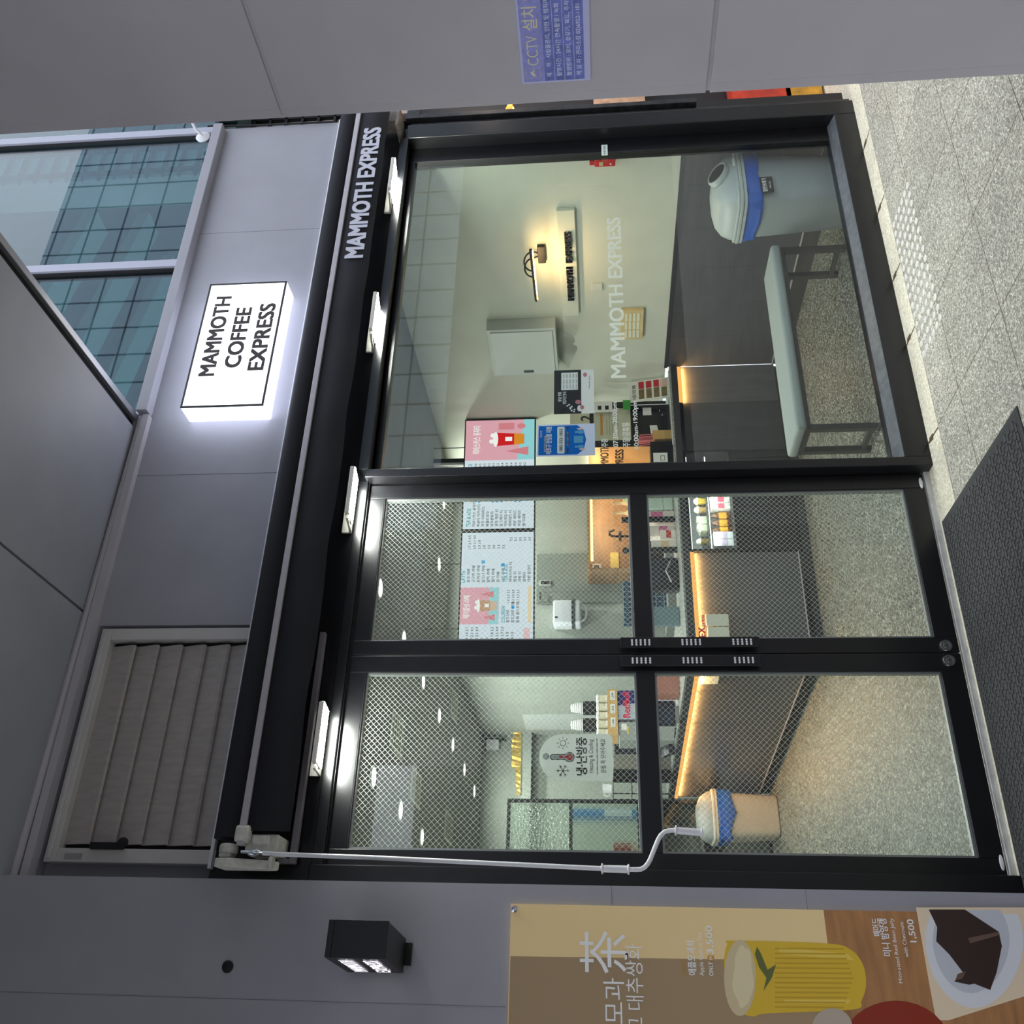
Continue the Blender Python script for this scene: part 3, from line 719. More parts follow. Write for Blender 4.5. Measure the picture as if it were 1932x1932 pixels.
# ------------------------------------------------------------------ flood lamp bracket on the upper windows, cable
ul = thing('swivel_lamp', 'small white swivel lamp on the ledge at the right end of the upper windows', 'lamp', (4.9, -.1, 3.95))
p = at(380, 252, Y=-.09)
MB().lathe([(.0, 0), (.042, .002), (.045, .012), (.03, .022), (0, .024)], (p.x, -.055, p.z), 18, Matrix.Rotation(PI/2, 4, 'X')).build('base', M_white, ul, smooth=True)
MB().tube([(p.x, -.07, p.z), (p.x+.01, -.12, p.z+.03), (p.x+.05, -.15, p.z+.05)], .01, 8).build('arm', M_white, ul, smooth=True)
MB().prism([(p.x+.0, -.16, p.z+.09), (p.x+.09, -.16, p.z+.11), (p.x+.075, -.16, p.z+.01), (p.x+.05, -.16, p.z-.01)], (0, -.09, .02)).build('lamp_head', mat('rusty_white', (190, 170, 160), .5, noise=.2, nscale=20), ul, bevel=.006)
tag(MB().tube([at(392, 238, Y=-.03), at(470, 237, Y=-.03), at(560, 233, Y=-.03), at(628, 230, Y=-.03)], .006, 8).build('power_cable', M_blackm, smooth=True), 'thin black cable strung past the right end of the cladding', 'cable')

# ------------------------------------------------------------------ the next building and the neighbour shop, in the gap at the right
nb = MB().box((5.06, .35, 2.9), (12, .6, 8))
struct('wall_neighbour', nb, mat('neighbour_tile', (168, 154, 146), .6, noise=.08, nscale=6))
gr = MB()
for k in range(26): gr.box((5.06, .32, 2.95+k*.115), (12, .36, 2.966+k*.115))
for k in range(30): gr.box((5.1+k*.22, .32, 2.9), (5.116+k*.22, .36, 5.9))
struct('trim_11', gr, M_blackm)
struct('wall_neighbour_shop', MB().box((5.0, .06, 0), (5.14, .3, 2.95)).box((5.14, .5, 0), (12, .6, 2.95)).box((5.06, -.02, 2.62), (5.16, .3, 2.95)), mat('neighbour_dark', (30, 27, 27), .5))
struct('trim_12', MB().box((4.93, -.03, .0), (4.965, .05, 2.66)), mat('worn_dark_metal', (58, 58, 58), .45, .4, noise=.4, nscale=18), bevel=.003)
sg = thing('shutter_guide', 'worn grey metal shutter guide beside the right window post', 'shutter guide', (5.0, -.02, 1.3))
MB().box((4.985, -.055, .9), (5.02, .03, 2.6)).box((4.985, -.055, 2.60), (5.06, -.02, 2.69)).build('guide_rail', mat('worn_dark_metal', (58, 58, 58), .45, .4, noise=.4, nscale=18), sg, bevel=.003)
MB().box((5.03, -.06, 2.68), (5.10, .0, 2.80)).build('guide_head', mat('rusty_white', (190, 170, 160), .5, noise=.2, nscale=20), sg, bevel=.004)
pl = thing('pendant_lamp', 'glowing orange pendant lamp in the neighbouring shop beyond the window post', 'lamp', at(964, 206, Y=.25))
q = at(964, 206, Y=.25)
MB().ball(q, .022).build('bulb', glow('amber_bulb', (255, 170, 60), 22), pl, smooth=True)
MB().lathe([(.045, -.012), (.03, .02), (.008, .035)], q, 16).build('lamp_shade', mat('amber_shade', (220, 150, 50), .5, emit=1.2), pl, smooth=True)
MB().tube([(q.x, q.y, q.z+.03), (q.x, q.y, 2.6)], .003, 6).build('cord', M_blackm, pl)
area('pendant_light', (q.x-.02, q.y-.12, q.z), .05, 3, (1, .55, .2), (-.4, -1, -.2))
for nm, lab, x0, x1, c in (('poster', 'white and orange poster in the neighbouring shop beyond the window post', 1120, 1215, (200, 160, 130)), ('red_crate', 'red and orange goods in the neighbouring shop beside the pavement', 1385, 1490, (196, 56, 30)), ('yellow_crate', 'yellow goods low in the neighbouring shop beside the pavement', 1490, 1600, (206, 150, 40))):
    a, b = at(x0, 200, Y=.3), at(x1, 150, Y=.3)
    tag(MB().box((5.16, .32, max(.02, b.z)), (6.2, .48, a.z)).build(nm, mat(nm+'_paint', c, .5, noise=.3, nscale=14)), lab, 'poster' if nm == 'poster' else 'goods')
area('neighbour_shop_light', (5.9, -.3, 2.4), .6, 12, (1, .8, .6), (.1, .6, -1))

# ================================================================== SETTING, INSIDE
RX, BYK, FYK, CZ = 4.86, 4.35, 7.5, 3.0
struct('floor', MB().box((.3, .03, -.1), (RX+.1, 8, .0)), M_terr)
struct('ceiling', MB().box((.3, .08, CZ), (RX+.1, 8, CZ+.1)), M_ceil)
struct('wall_interior_right', MB().box((RX, .09, .97), (RX+.06, BYK+.1, CZ)), M_wallin)
wn = MB()
for i in range(6):
    y0 = .09+i*.377; wn.box((RX-.012, y0, .11), (RX+.06, y0+.3755, .955))
struct('wall_wainscot', wn, M_dark)
struct('trim_13', MB().box((RX-.016, .09, .955), (RX+.06, 2.36, .982)), mat('wainscot_cap', (44, 45, 50), .5))
struct('baseboard_right', MB().box((RX-.008, .09, 0), (RX+.05, 2.36, .11)), mat('dark_toe', (46, 44, 42), .6))
struct('trim_14', MB().box((RX-.016, .09, .112), (RX-.007, 2.36, .122)), M_alu)
struct('wall_back', MB().box((3.25, BYK, 0), (RX+.1, BYK+.1, CZ)).box((3.25, BYK+.1, 0), (3.35, FYK, CZ)), M_wallgr)
struct('wall_far', MB().box((.3, FYK, 0), (3.3, FYK+.1, CZ)).box((.3, FYK-.14, 2.40), (3.25, FYK, 2.52)), M_wallgr)
struct('trim_15', MB().box((.3, FYK-.15, 2.385), (3.25, FYK-.0, 2.4)), M_blackm)
struct('wall_interior_left', MB().box((.25, .09, 0), (.33, 8, CZ)), M_wallgr)

# downlights
def downlight(x, y, label, first=[None]):
    M = Matrix.Translation((x, y, CZ))
    if first[0] is None:
        t = thing('downlight', label, 'ceiling light', M=M, group='downlights in the shop ceiling')
        MB().lathe([(.075, 0), (.075, -.006), (.06, -.010), (.056, -.004), (.056, 0)], (0, 0, 0), 20).build('trim_ring', M_white, t, local=True, smooth=True)
        MB().lathe([(0, -.004), (.056, -.004), (.056, -.003), (0, -.003)], (0, 0, 0), 20).build('diffuser', glow('downlight_glow', (255, 252, 235), 28), t, local=True)
        first[0] = t
    else: t = copy_thing(first[0], M, label)
    area('downlight_lamp', (x, y, CZ-.014), .11, 13, (.98, 1, .93))
ORD = ['first', 'second', 'third', 'fourth', 'fifth', 'sixth', 'seventh', 'eighth']
for i in range(8): downlight(2.62-.028*i, .86+.85*i, 'round ceiling downlight over the long counter, %s from the doors' % ORD[i])
for i in range(5): downlight(1.43-.02*i, 2.05+.9*i, 'round ceiling downlight along the left of the shop, %s from the doors' % ORD[i])
for i in range(2): downlight(3.75+.65*i, 3.72, 'round ceiling downlight behind the menu screens, the %s one' % ('left', 'right')[i])  # two unseen downlights added to brighten the kitchen back wall
for k, (px, py, lab) in enumerate(((783, 1486, 'pale square ceiling vent between the two rows of downlights'), (845, 1562, 'pale square ceiling vent above the glass partition'), (856, 1333, 'pale square ceiling vent right of the downlight row'), (748, 1386, 'pale square ceiling vent nearest the door glass'))):
    q = at(px, py, Z=CZ)
    t = thing('ceiling_vent', lab, 'vent', (q.x, q.y, CZ), group='ceiling vents')
    MB().box((q.x-.13, q.y-.2, CZ-.012), (q.x+.13, q.y+.2, CZ+.0)).build('frame', mat('vent_frame', (196, 196, 184), .6), t, bevel=.003)
    b = MB()
    for i in range(6): b.box((q.x-.11, q.y-.18+i*.062, CZ-.016), (q.x+.11, q.y-.15+i*.062, CZ-.012))
    b.build('louvre', mat('vent_louvre', (140, 138, 128), .7), t)

# ------------------------------------------------------------------ counter: front run and slanted left run
def sx(y): return 2.331-.1005*(y-2.347)
ct = thing('service_counter', 'charcoal L-shaped service counter with orange light under its lip', 'counter', (3, 2.5, 0))
M_front = mat('counter_grey', (84, 85, 86), .5, noise=.12, nscale=3, stretch=(6, 6, 1))
b = MB().box((2.345, 2.372, .10), (3.15, 2.93, .868)); b.build('front_panel', M_front, ct)
b = MB().box((4.495, 2.372, .10), (RX, 2.93, .868)); b.build('front_panel', M_front, ct)
b = MB().box((4.035, 2.366, .10), (4.49, 2.93, .85)); b.build('front_panel', mat('counter_dark', (54, 55, 58), .5, noise=.15, nscale=3, stretch=(6, 6, 1)), ct)
sb_ = MB()
for i in range(14): sb_.box((3.17+i*.0615, 2.372, .09), (3.17+i*.0615+.052, 2.40, .52))
sb_.build('slatted_panel', mat('slat_black', (26, 26, 29), .6), ct)
MB().box((3.16, 2.395, .06), (4.03, 2.93, .52)).build('slat_backing', M_blackm, ct)
ya = [2.372, 2.93, 3.55, 4.17, 4.79, 5.33]
for y0, y1 in zip(ya, ya[1:]):
    MB().prism([(sx(y0)+.022, y0+.003, .10), (sx(y1)+.022, y1-.003, .10), (sx(y1)+.05, y1-.003, .10), (sx(y0)+.05, y0+.003, .10)], (0, 0, .768)).build('side_panel', mat('counter_side', (78, 76, 74), .35, noise=.12, nscale=4), ct)
MB().prism([(sx(2.36)+.055, 2.4, .05), (sx(5.33)+.055, 5.33, .05), (sx(5.33)+.6, 5.33, .05), (2.94, 2.94, .05), (2.94, 2.4, .05)], (0, 0, .81)).build('carcass', M_blackm, ct)
MB().box((2.40, 2.40, 0), (RX, 2.45, .10)).prism([(sx(2.36)+.06, 2.38, 0), (sx(5.33)+.06, 5.33, 0), (sx(5.33)+.1, 5.33, 0), (sx(2.36)+.1, 2.38, 0)], (0, 0, .10)).build('toe_kick', mat('toe_kick', (52, 50, 47), .5), ct)
MB().box((2.345, 2.366, .098), (3.15, 2.372, .106)).prism([(sx(2.36)+.014, 2.36, .098), (sx(5.33)+.014, 5.33, .098), (sx(5.33)+.022, 5.33, .098), (sx(2.36)+.022, 2.36, .098)], (0, 0, .008)).build('metal_strip', M_alu, ct)
M_amber = glow('amber_strip', (255, 178, 92), 1.25)
for x0, x1 in ((2.36, 3.15), (4.5, 4.85)):
    MB().box((x0, 2.352, .850), (x1, 2.366, .879)).build('light_strip', M_amber, ct)
    area('amber_lamp', ((x0+x1)/2, 2.352, .846), x1-x0, 6*(x1-x0), (1, .50, .16), (0, .35, -1), .01)
MB().prism([(sx(2.37)+.004, 2.37, .846), (sx(5.32)+.004, 5.32, .846), (sx(5.32)+.016, 5.32, .846), (sx(2.37)+.016, 2.37, .846)], (0, 0, .033)).build('light_strip', M_amber, ct)
for k in range(5):
    yc = 2.66+.59*k
    lo = area('amber_lamp', (sx(yc)+.004, yc, .838), .57, 4.2, (1, .50, .16), (.3, 0, -1), .01)
    ax = Vector((-.1005, 1, 0)).normalized(); az = Vector((-.3, -.03, 1)); az = (az-ax*az.dot(ax)).normalized(); ay = az.cross(ax)
    lo.matrix_world = Matrix(((ax.x, ay.x, az.x, sx(yc)+.004), (ax.y, ay.y, az.y, yc), (ax.z, ay.z, az.z, .838), (0, 0, 0, 1)))
wt = thing('worktop', 'grey stone worktop with dark edge along the whole service counter', 'worktop', (3, 2.6, .9))
MB().prism([(2.318, 2.332, .882), (RX, 2.332, .882), (RX, 2.96, .882), (2.98, 2.96, .882), (sx(5.33)+.64, 5.34, .882), (sx(5.34)-.014, 5.34, .882)], (0, 0, .05)).build('edge_board', mat('edge_charcoal', (58, 58, 60), .5), wt)
MB().prism([(2.325, 2.338, .932), (RX, 2.338, .932), (RX, 2.955, .932), (2.975, 2.955, .932), (sx(5.33)+.635, 5.335, .932), (sx(5.34)-.008, 5.335, .932)], (0, 0, .013)).build('stone_top', speckle('stone_top', [(0, (128, 130, 126)), (.4, (156, 158, 152)), (.8, (176, 178, 172))], 200, .4, big=.03), wt)
TOP = .9455

# display case set into the counter
dc = thing('display_case', 'lit glass display case of snacks set in the counter front', 'display case', (3.6, 2.6, .52))
f = MB().box((3.155, 2.35, .522), (4.03, 2.92, .537)).box((3.155, 2.35, .862), (4.03, 2.92, .881)).box((3.155, 2.35, .537), (3.172, 2.92, .862)).box((4.013, 2.35, .537), (4.03, 2.92, .862)).box((3.172, 2.90, .537), (4.013, 2.92, .862))
f.build('case_frame', M_blackm, dc)
MB().box((3.172, 2.89, .537), (4.013, 2.899, .862)).build('back_liner', M_white, dc)
MB().box((3.172, 2.40, .716), (4.013, 2.89, .722)).build('shelf', mat('shelf_grey', (70, 72, 74), .4), dc)
MB().box((3.172, 2.355, .537), (4.013, 2.359, .862)).build('front_glass', M_glass, dc)
MB().box((3.2, 2.40, .852), (4.0, 2.43, .860)).build('light_strip', glow('case_light', (250, 255, 245), 3), dc)
area('case_lamp', (3.6, 2.42, .85), .7, 2.2, (1, 1, .95), (0, .5, -1), .03)
MB().box((3.2, 2.40, .708), (4.0, 2.415, .7155)).build('light_strip', glow('case_light', (250, 255, 245), 3), dc)  # strip added under the shelf to light the lower level
area('case_lamp', (3.6, 2.41, .705), .7, 2.2, (1, 1, .95), (0, .5, -1), .02)
def carton(name, label, cat, x0, x1, y0, y1, z0, z1, c, c2, group=None, text=None, tcol=M_print_w):
    t = thing(name, label, cat, ((x0+x1)/2, (y0+y1)/2, z0), group)
    MB().box((x0, y0, z0), (x1, y1, z1)).build('box_body', mat('card_%d_%d_%d' % c, c, .5), t, bevel=.002)
    if c2:
        patch('printed_band', mat('card_%d_%d_%d' % c2, c2, .5), t, frame((x0, y0, z0), (1, 0, 0), (0, 0, 1)), [rect(.004, (z1-z0)*.3, x1-x0-.004, (z1-z0)*.62)], .0006)
    if text: lettering('carton_lettering', tcol, t, frame((x0, y0, z0), (1, 0, 0), (0, 0, 1)), text, .001)
    return t
def X2(y, Y): return at(1350, y, Y=Y).x
yy = 2.47
xs = [X2(v, yy) for v in (958, 946, 1003, 1030, 1016)]
for i, (ya_, yb_) in enumerate(((960, 949), (948, 937))):
    carton('snack_carton', 'pink and white snack carton in the display case, %s the brown pouches' % ('next to' if i == 0 else 'farther from'), 'carton', X2(ya_, yy), X2(yb_, yy), yy, yy+.08, .5375, .69, (244, 238, 236), (236, 96, 120), 'pink cartons in the display case')
for i, (ya_, yb_) in enumerate(((1030, 1017.5), (1016.5, 1003))):
    carton('snack_carton', 'white and lilac carton in the display case, %s' % ('at its left end' if i == 0 else 'beside the brown pouches'), 'carton', X2(ya_, yy), X2(yb_, yy), yy, yy+.08, .5375, .685, (236, 238, 246), (196, 180, 214), 'white cartons in the display case')
for i, (ya_, yb_) in enumerate(((1001, 990), (989, 976), (975, 962))):
    x0, x1 = X2(ya_, yy), X2(yb_, yy); t = thing('snack_pouch', 'brown and yellow snack pouch in the display case, %s of three' % ('leftmost', 'middle', 'rightmost')[i], 'pouch', ((x0+x1)/2, yy+.04, .5375), 'brown pouches in the display case')
    m = MB(); cx = (x0+x1)/2; hw = (x1-x0)/2*.95
    m.lathe([(hw*.9, 0), (hw, .02), (hw, .09), (hw*.7, .125), (hw*.45, .14), (hw*.5, .152), (0, .152)], (cx, yy+.04, .5375), 14, None, .7)
    m.build('pouch_body', mat('pouch_brown', (96, 56, 18), .4), t, smooth=True)
    MB().lathe([(hw*1.02, .03), (hw*1.03, .035), (hw*1.03, .085), (hw*1.02, .09)], (cx, yy+.04, .5375), 14, None, .7).build('pouch_label', mat('pouch_gold', (222, 160, 40), .5), t, smooth=True)
for i, (yc_, c, lab, r) in enumerate(((946, (240, 206, 70), 'yellow dessert cup on the upper shelf of the display case', .03), (962, (206, 170, 110), 'tan bun on the upper shelf of the display case', .028), (1022, (150, 130, 60), 'clear dessert cup at the left end of the upper shelf', .026))):
    x = X2(yc_, 2.5); t = thing('dessert_cup', lab, 'dessert', (x, 2.5, .7225))
    MB().lathe([(r*.75, 0), (r, .055), (0, .055)], (x, 2.5, .7225), 16).build('cup', mat('dessert_%d' % i, c, .4), t, smooth=True)
    MB().lathe([(r*1.05, .055), (r*1.05, .062), (r*.6, .085), (0, .09)], (x, 2.5, .7225), 16).build('topping', mat('cream_white', (244, 240, 220), .5), t, smooth=True)
for i, (ya_, yb_) in enumerate(((1005, 993), (992, 978))):
    x0, x1 = X2(ya_, 2.5), X2(yb_, 2.5)
    tag(MB().prism([(x0, 2.46, .7225), (x1, 2.46, .7225), (x1, 2.46, .80), (x0, 2.46, .775)], (0, .1, 0)).build('sandwich_pack', mat('sandwich_pack', (226, 232, 206), .4), bevel=.003), 'pale sandwich pack on the upper shelf of the display case, %s' % ('left one' if i == 0 else 'right one'), 'sandwich', 'sandwich packs')

# white and red paper sign hung on the counter corner
ex = thing('price_board', 'two white plates under red EX lettering hung on the counter front', 'sign', (2.5, 2.35, .75))
M_pl = mat('plate_cream', (232, 230, 214), .5)
for y0, y1, x0, x1 in ((1225, 1183, 1334, 1379), (1181, 1159, 1331, 1376)):
    a, b = at(x1, y0, Y=2.34), at(x0, y1, Y=2.34)
    MB().box((a.x, 2.336, a.z), (b.x, 2.345, b.z)).build('plate', M_pl, ex, bevel=.003)
a, b = at(1331, 1200, Y=2.335), at(1319, 1160, Y=2.335)
lettering('red_lettering', mat('red_print', (214, 40, 26), .5), ex, frame((0, 2.3355, 0), (1, 0, 0), (0, 0, 1)), [('EX', a.x-.01, a.z, .045, .075, 'l', .03), ('press', a.x+.072, a.z, .026, .085, 'l', .03)], ex=.002)
sp_ = thing('side_notice', 'white notice plate under the light strip on the counter side', 'sign', (2.31, 2.6, .8))
a, b = at(1372, 1284, X=2.315), at(1318, 1276, X=2.315)
MB().prism([(sx(2.48)+.012, 2.48, .70), (sx(2.8)+.012, 2.8, .70), (sx(2.8)+.018, 2.8, .70), (sx(2.48)+.018, 2.48, .70)], (0, 0, .13)).build('plate', M_pl, sp_)

# ------------------------------------------------------------------ bench
be = thing('bench', 'low bench with a grey cushion on black legs behind the shop window', 'bench', (3.63, .63, 0))
M_leg = mat('bench_black', (32, 31, 33), .5)
for x in (2.955, 4.275):
    for y in (.50, .725):
        MB().box((x, y, 0), (x+.035, y+.035, .37)).build('leg', M_leg, be, bevel=.002)
    MB().box((x+.004, .535, .03), (x+.031, .725, .055)).build('stretcher', M_leg, be)
MB().box((2.955, .50, .37), (4.31, .76, .398)).build('seat_frame', M_leg, be, bevel=.002)
cu = MB().box((2.95, .475, .396), (4.315, .785, .455))
c = cu.build('cushion', mat('cushion_grey', (150, 158, 156), .75, bump=.06, bscale=30), be, bevel=.022, seg=4, smooth=True)

# ------------------------------------------------------------------ grey swing-lid bin in the corner
bi = thing('swing_bin', 'grey swing-lid bin with blue liner behind the right end of the window', 'bin', (4.575, .35, 0))
bx_, by_ = 4.575, .335
MB().lathe([(.175, 0), (.19, .01), (.215, .56), (.218, .60)], (bx_, by_, 0), 40, None, .8, 2.6).build('bin_body', mat('bin_grey', (150, 158, 160), .45), bi, smooth=True)
ln = MB(); rr = []
for k in range(40):
    pass
ln.lathe([(.223, .535), (.232, .55), (.228, .575), (.234, .60), (.226, .625)], (bx_, by_, 0), 60, None, .8, 2.6)
for v in ln.bm.verts:
    a = math.atan2(v.co.y-by_, v.co.x-bx_); v.co.z += .008*math.sin(a*3)+.005*math.sin(a*7+1); v.co.x += .004*math.sin(a*17+v.co.z*60); v.co.y += .004*math.sin(a*23)
ln.build('bin_liner', mat('liner_blue', (36, 92, 190), .25), bi, smooth=True)
MB().lathe([(.226, .622), (.243, .626), (.243, .640), (.236, .643), (.246, .648), (.246, .660), (.236, .664), (.240, .668), (.240, .676), (.225, .68)], (bx_, by_, 0), 44, None, .8, 2.6).build('lid_rim', mat('bin_lid', (176, 184, 182), .35), bi, smooth=True)
dm = MB()
dm.lathe([(.228, .678), (.224, .70), (.205, .745), (.16, .785), (.10, .805), (0, .812)], (bx_, by_, 0), 44, None, .8, 2.4)
dm.build('lid_dome', mat('bin_lid', (176, 184, 182), .35), bi, smooth=True)
NO = Vector((.22, -.70, .68)).normalized(); QO = Vector((0, 0, 1)).rotation_difference(NO).to_matrix().to_4x4()
OC = Vector((bx_+.055, by_-.135, .772))
MB().lathe([(.0, 0), (.078, 0), (.078, .016), (0, .016)], OC+NO*.001, 28, QO, .72).build('lid_opening', M_blackm, bi, smooth=True)
MB().lathe([(.076, -.02), (.094, -.012), (.095, .012), (.088, .021), (.080, .020), (.077, .012)], OC, 28, QO, .74).build('opening_rim', mat('bin_lid', (176, 184, 182), .35), bi, smooth=True)
a, b = at(1426, 398, Y=by_-.185), at(1407, 365, Y=by_-.185)
LMx = frame((4.43, .150, .44), (1, 0, 0), (0, 0, 1))
patch('bin_sticker', M_print_k, bi, LMx, [rect(-.03, .03, .105, .105)], .004)
lettering('bin_lettering', M_print_w, bi, LMx, [('일반쓰레기', .036, .070, .021, .112, 'c', .02), ('GENERAL WASTE', .036, .045, .008, .06, 'c', .01)], .005)
patch('lid_sticker', M_print_w, bi, frame((4.70, .158, .672), (1, 0, 0), (0, .2, 1)), [rect(-.055, .0, .015, .018)], .012)

# ------------------------------------------------------------------ beige bin beside the partition
tb = thing('waste_bin', 'beige swing-lid bin with blue liner beside the glass partition', 'bin', (1.80, 5.0, 0))
tx, ty = 1.80, 5.0
MB().lathe([(.165, 0), (.178, .01), (.205, .50), (.207, .52)], (tx, ty, 0), 36, None, .85, 2.8).build('bin_body', mat('bin_beige', (196, 180, 160), .5), tb, smooth=True)
ln = MB().lathe([(.211, .41), (.226, .43), (.222, .47), (.23, .52), (.22, .545)], (tx, ty, 0), 60, None, .85, 2.8)
for v in ln.bm.verts:
    a = math.atan2(v.co.y-ty, v.co.x-tx); v.co.z += (.018*math.sin(a*2+1)+.012*math.sin(a*5)+.005*math.sin(a*13)) if v.co.z < .45 else .004*math.sin(a*9); v.co.x += .006*math.sin(a*17+v.co.z*40); v.co.y += .006*math.sin(a*21)
ln.build('bin_liner', mat('liner_blue', (36, 92, 190), .25), tb, smooth=True)
MB().lathe([(.215, .535), (.232, .54), (.232, .556), (.222, .56), (.232, .566), (.23, .58), (.215, .585)], (tx, ty, 0), 36, None, .85, 2.6).build('lid_rim', mat('lid_cream', (214, 206, 192), .4), tb, smooth=True)
MB().lathe([(.218, .58), (.21, .62), (.17, .68), (.10, .71), (0, .72)], (tx, ty, 0), 36, None, .85, 2.2).build('lid_dome', mat('lid_grey', (160, 162, 160), .4), tb, smooth=True)
MB().lathe([(.222, .0), (.222, .012), (.21, .03)], (tx, ty, 0.0), 36, None, .85, 2.8).build('base_band', M_blackm, tb) if False else None

# ------------------------------------------------------------------ glass partition at the end of the counter
pt = thing('glass_partition', 'black framed partition of hammered and reeded glass beyond the counter', 'partition', (1.2, 5.33, 0))
PX0, PX1, PY = .34, 2.03, 5.36
zz_ = [at(x, 1550, Y=PY).z for x in (962, 1080, 1205, 1345)]
f = MB().box((PX0, PY, 0), (PX0+.03, PY+.04, 2.47)).box((PX1-.03, PY, 0), (PX1, PY+.04, 2.47))
for z in (2.44, zz_[1], zz_[2]-.02, zz_[3], .0): f.box((PX0+.03, PY+.001, z-.0), (PX1-.03, PY+.039, z+.03))
f.build('partition_frame', M_blackm, pt)
def texglass(name, kind):
    m = glass(name, (.86, .92, .88), .3, gain=1.6); nt = m.node_tree
    if name+'_b' in m: return m
    m[name+'_b'] = 1
    g = [n for n in nt.nodes if n.type == 'BSDF_GLOSSY'][0]; t = [n for n in nt.nodes if n.type == 'BSDF_TRANSPARENT'][0]
    tc = nt.nodes.new('ShaderNodeTexCoord')
    if kind == 'reed':
        w_ = nt.nodes.new('ShaderNodeTexWave'); w_.inputs['Scale'].default_value = 14; w_.bands_direction = 'X'; out = w_.outputs['Fac']
        nt.links.new(tc.outputs['Object'], w_.inputs['Vector'])
    else:
        w_ = nt.nodes.new('ShaderNodeTexVoronoi'); w_.inputs['Scale'].default_value = 38; out = w_.outputs['Distance']
        nt.links.new(tc.outputs['Object'], w_.inputs['Vector'])
    bp_ = nt.nodes.new('ShaderNodeBump'); bp_.inputs['Strength'].default_value = .9; bp_.inputs['Distance'].default_value = .02
    nt.links.new(out, bp_.inputs['Height']); nt.links.new(bp_.outputs[0], g.inputs['Normal'])
    r = nt.nodes.new('ShaderNodeBsdfRefraction'); r.inputs['IOR'].default_value = 1.12; r.inputs['Roughness'].default_value = .12; r.inputs[0].default_value = (.86, .92, .88, 1)
    nt.links.new(bp_.outputs[0], r.inputs['Normal'])
    mx = nt.nodes.new('ShaderNodeMixShader'); mx.inputs[0].default_value = .75
    sh = [n for n in nt.nodes if n.type == 'MIX_SHADER' and n != mx][0]; m.use_fake_user = False
    nt.links.new(t.outputs[0], mx.inputs[1]); nt.links.new(r.outputs[0], mx.inputs[2]); nt.links.new(mx.outputs[0], sh.inputs[1])
    return m
for a, b, k in ((zz_[1]+.03, 2.44, 'hammered'), (zz_[2]+.01, zz_[1], 'reed'), (zz_[3]+.03, zz_[2]-.02, 'plain'), (.03, zz_[3], 'reed')):
    MB().box((PX0+.03, PY+.016, a), (PX1-.03, PY+.022, b)).build(k+'_pane' if k != 'reed' else 'reeded_pane', M_glass if k == 'plain' else texglass(k+'_glass', k), pt)
carton('blue_carton', 'blue and white carton seen through the reeded glass of the partition', 'carton', 1.93, 2.0, 5.65, 5.8, 1.02, 1.86, (60, 130, 200), (220, 232, 240))
sh_ = thing('stock_shelf', 'grey shelf unit standing behind the glass partition', 'shelf', (1.4, 6, 0))
MB().box((.6, 5.6, .98), (2.1, 5.95, 1.01)).box((.6, 5.6, .6), (2.1, 5.95, .62)).box((.6, 5.6, 0), (.63, 5.95, .98)).box((2.07, 5.6, 0), (2.1, 5.95, .98)).box((.63, 5.93, 0), (2.07, 5.95, .98)).build('shelf_body', mat('shelf_body', (120, 124, 118), .6), sh_)
carton('pink_carton', 'red and pink carton low behind the reeded glass of the partition', 'carton', 1.45, 1.68, 5.65, 5.8, 1.012, 1.46, (206, 90, 90), (240, 200, 196))

# ================================================================== THINGS ON THE LAMP WALL
M_blkmetal = mat('black_metal', (26, 25, 25), .4, .3)
WX = RX
def wp(x, y, d=0): return at(x, y, X=WX-d)
# picture lamp
pc = thing('picture_lamp', 'black picture lamp glowing warm above the name board on the wall', 'wall lamp', wp(1005, 500))
a, b = wp(1001, 471, .2), wp(1011, 567, .2)
a = Vector((WX-.2, a.y, a.z)); b = Vector((WX-.2, b.y, a.z-.005))
MB().tube([a, b], .011, 12).build('lamp_bar', M_blkmetal, pc, smooth=True)
MB().box((WX-.208, a.y+.012, a.z-.0175), (WX-.192, b.y-.012, a.z-.009)).build('lamp_tube', glow('warm_tube', (255, 190, 110), 14), pc)
ym = (a.y+b.y)/2
bs_ = MB().box((WX-.03, ym-.10, a.z-.085), (WX, ym+.06, a.z-.03)); bs_.build('wall_plate', M_blkmetal, pc, bevel=.004)
ar = MB()
for dy in (-.03, .03):
    ar.tube([(WX-.02, ym-.02+dy*.3, a.z-.05)]+[(WX-.11+.09*math.cos(t), ym-.02+dy, a.z+.0+.062*math.sin(t)) for t in [PI*i/12 for i in range(13)]], .006, 8)
ar.build('swan_arm', M_blkmetal, pc, smooth=True)
area('picture_lamp_light', (WX-.2, ym, a.z-.02), .4, 3.2, (1, .62, .28), (.55, 0, -1), .03)
# name board
nbd = thing('name_board', 'long pale board on the wall with raised black MAMMOTH EXPRESS letters', 'sign', wp(1070, 490))
a, b = wp(1053, 392), wp(1092, 590)
z0, z1 = 1.660, 1.783
MB().box((WX-.03, a.y, z0), (WX-.001, b.y, z1)).build('board', mat('board_pale', (208, 211, 196), .6), nbd, bevel=.003)
NM = frame((WX-.030, 0, 0), (0, -1, 0), (0, 0, 1))
la, lb = wp(1085, 564, .03), wp(1070, 437, .03)
lettering('raised_letters', mat('letter_black', (16, 16, 16), .5), nbd, NM, [('MAMMOTH', -la.y, 1.690, .048, (la.y-lb.y)*.5, 'l', .02), ('EXPRESS', -lb.y, 1.690, .048, (la.y-lb.y)*.42, 'r', .02)], ex=.008)
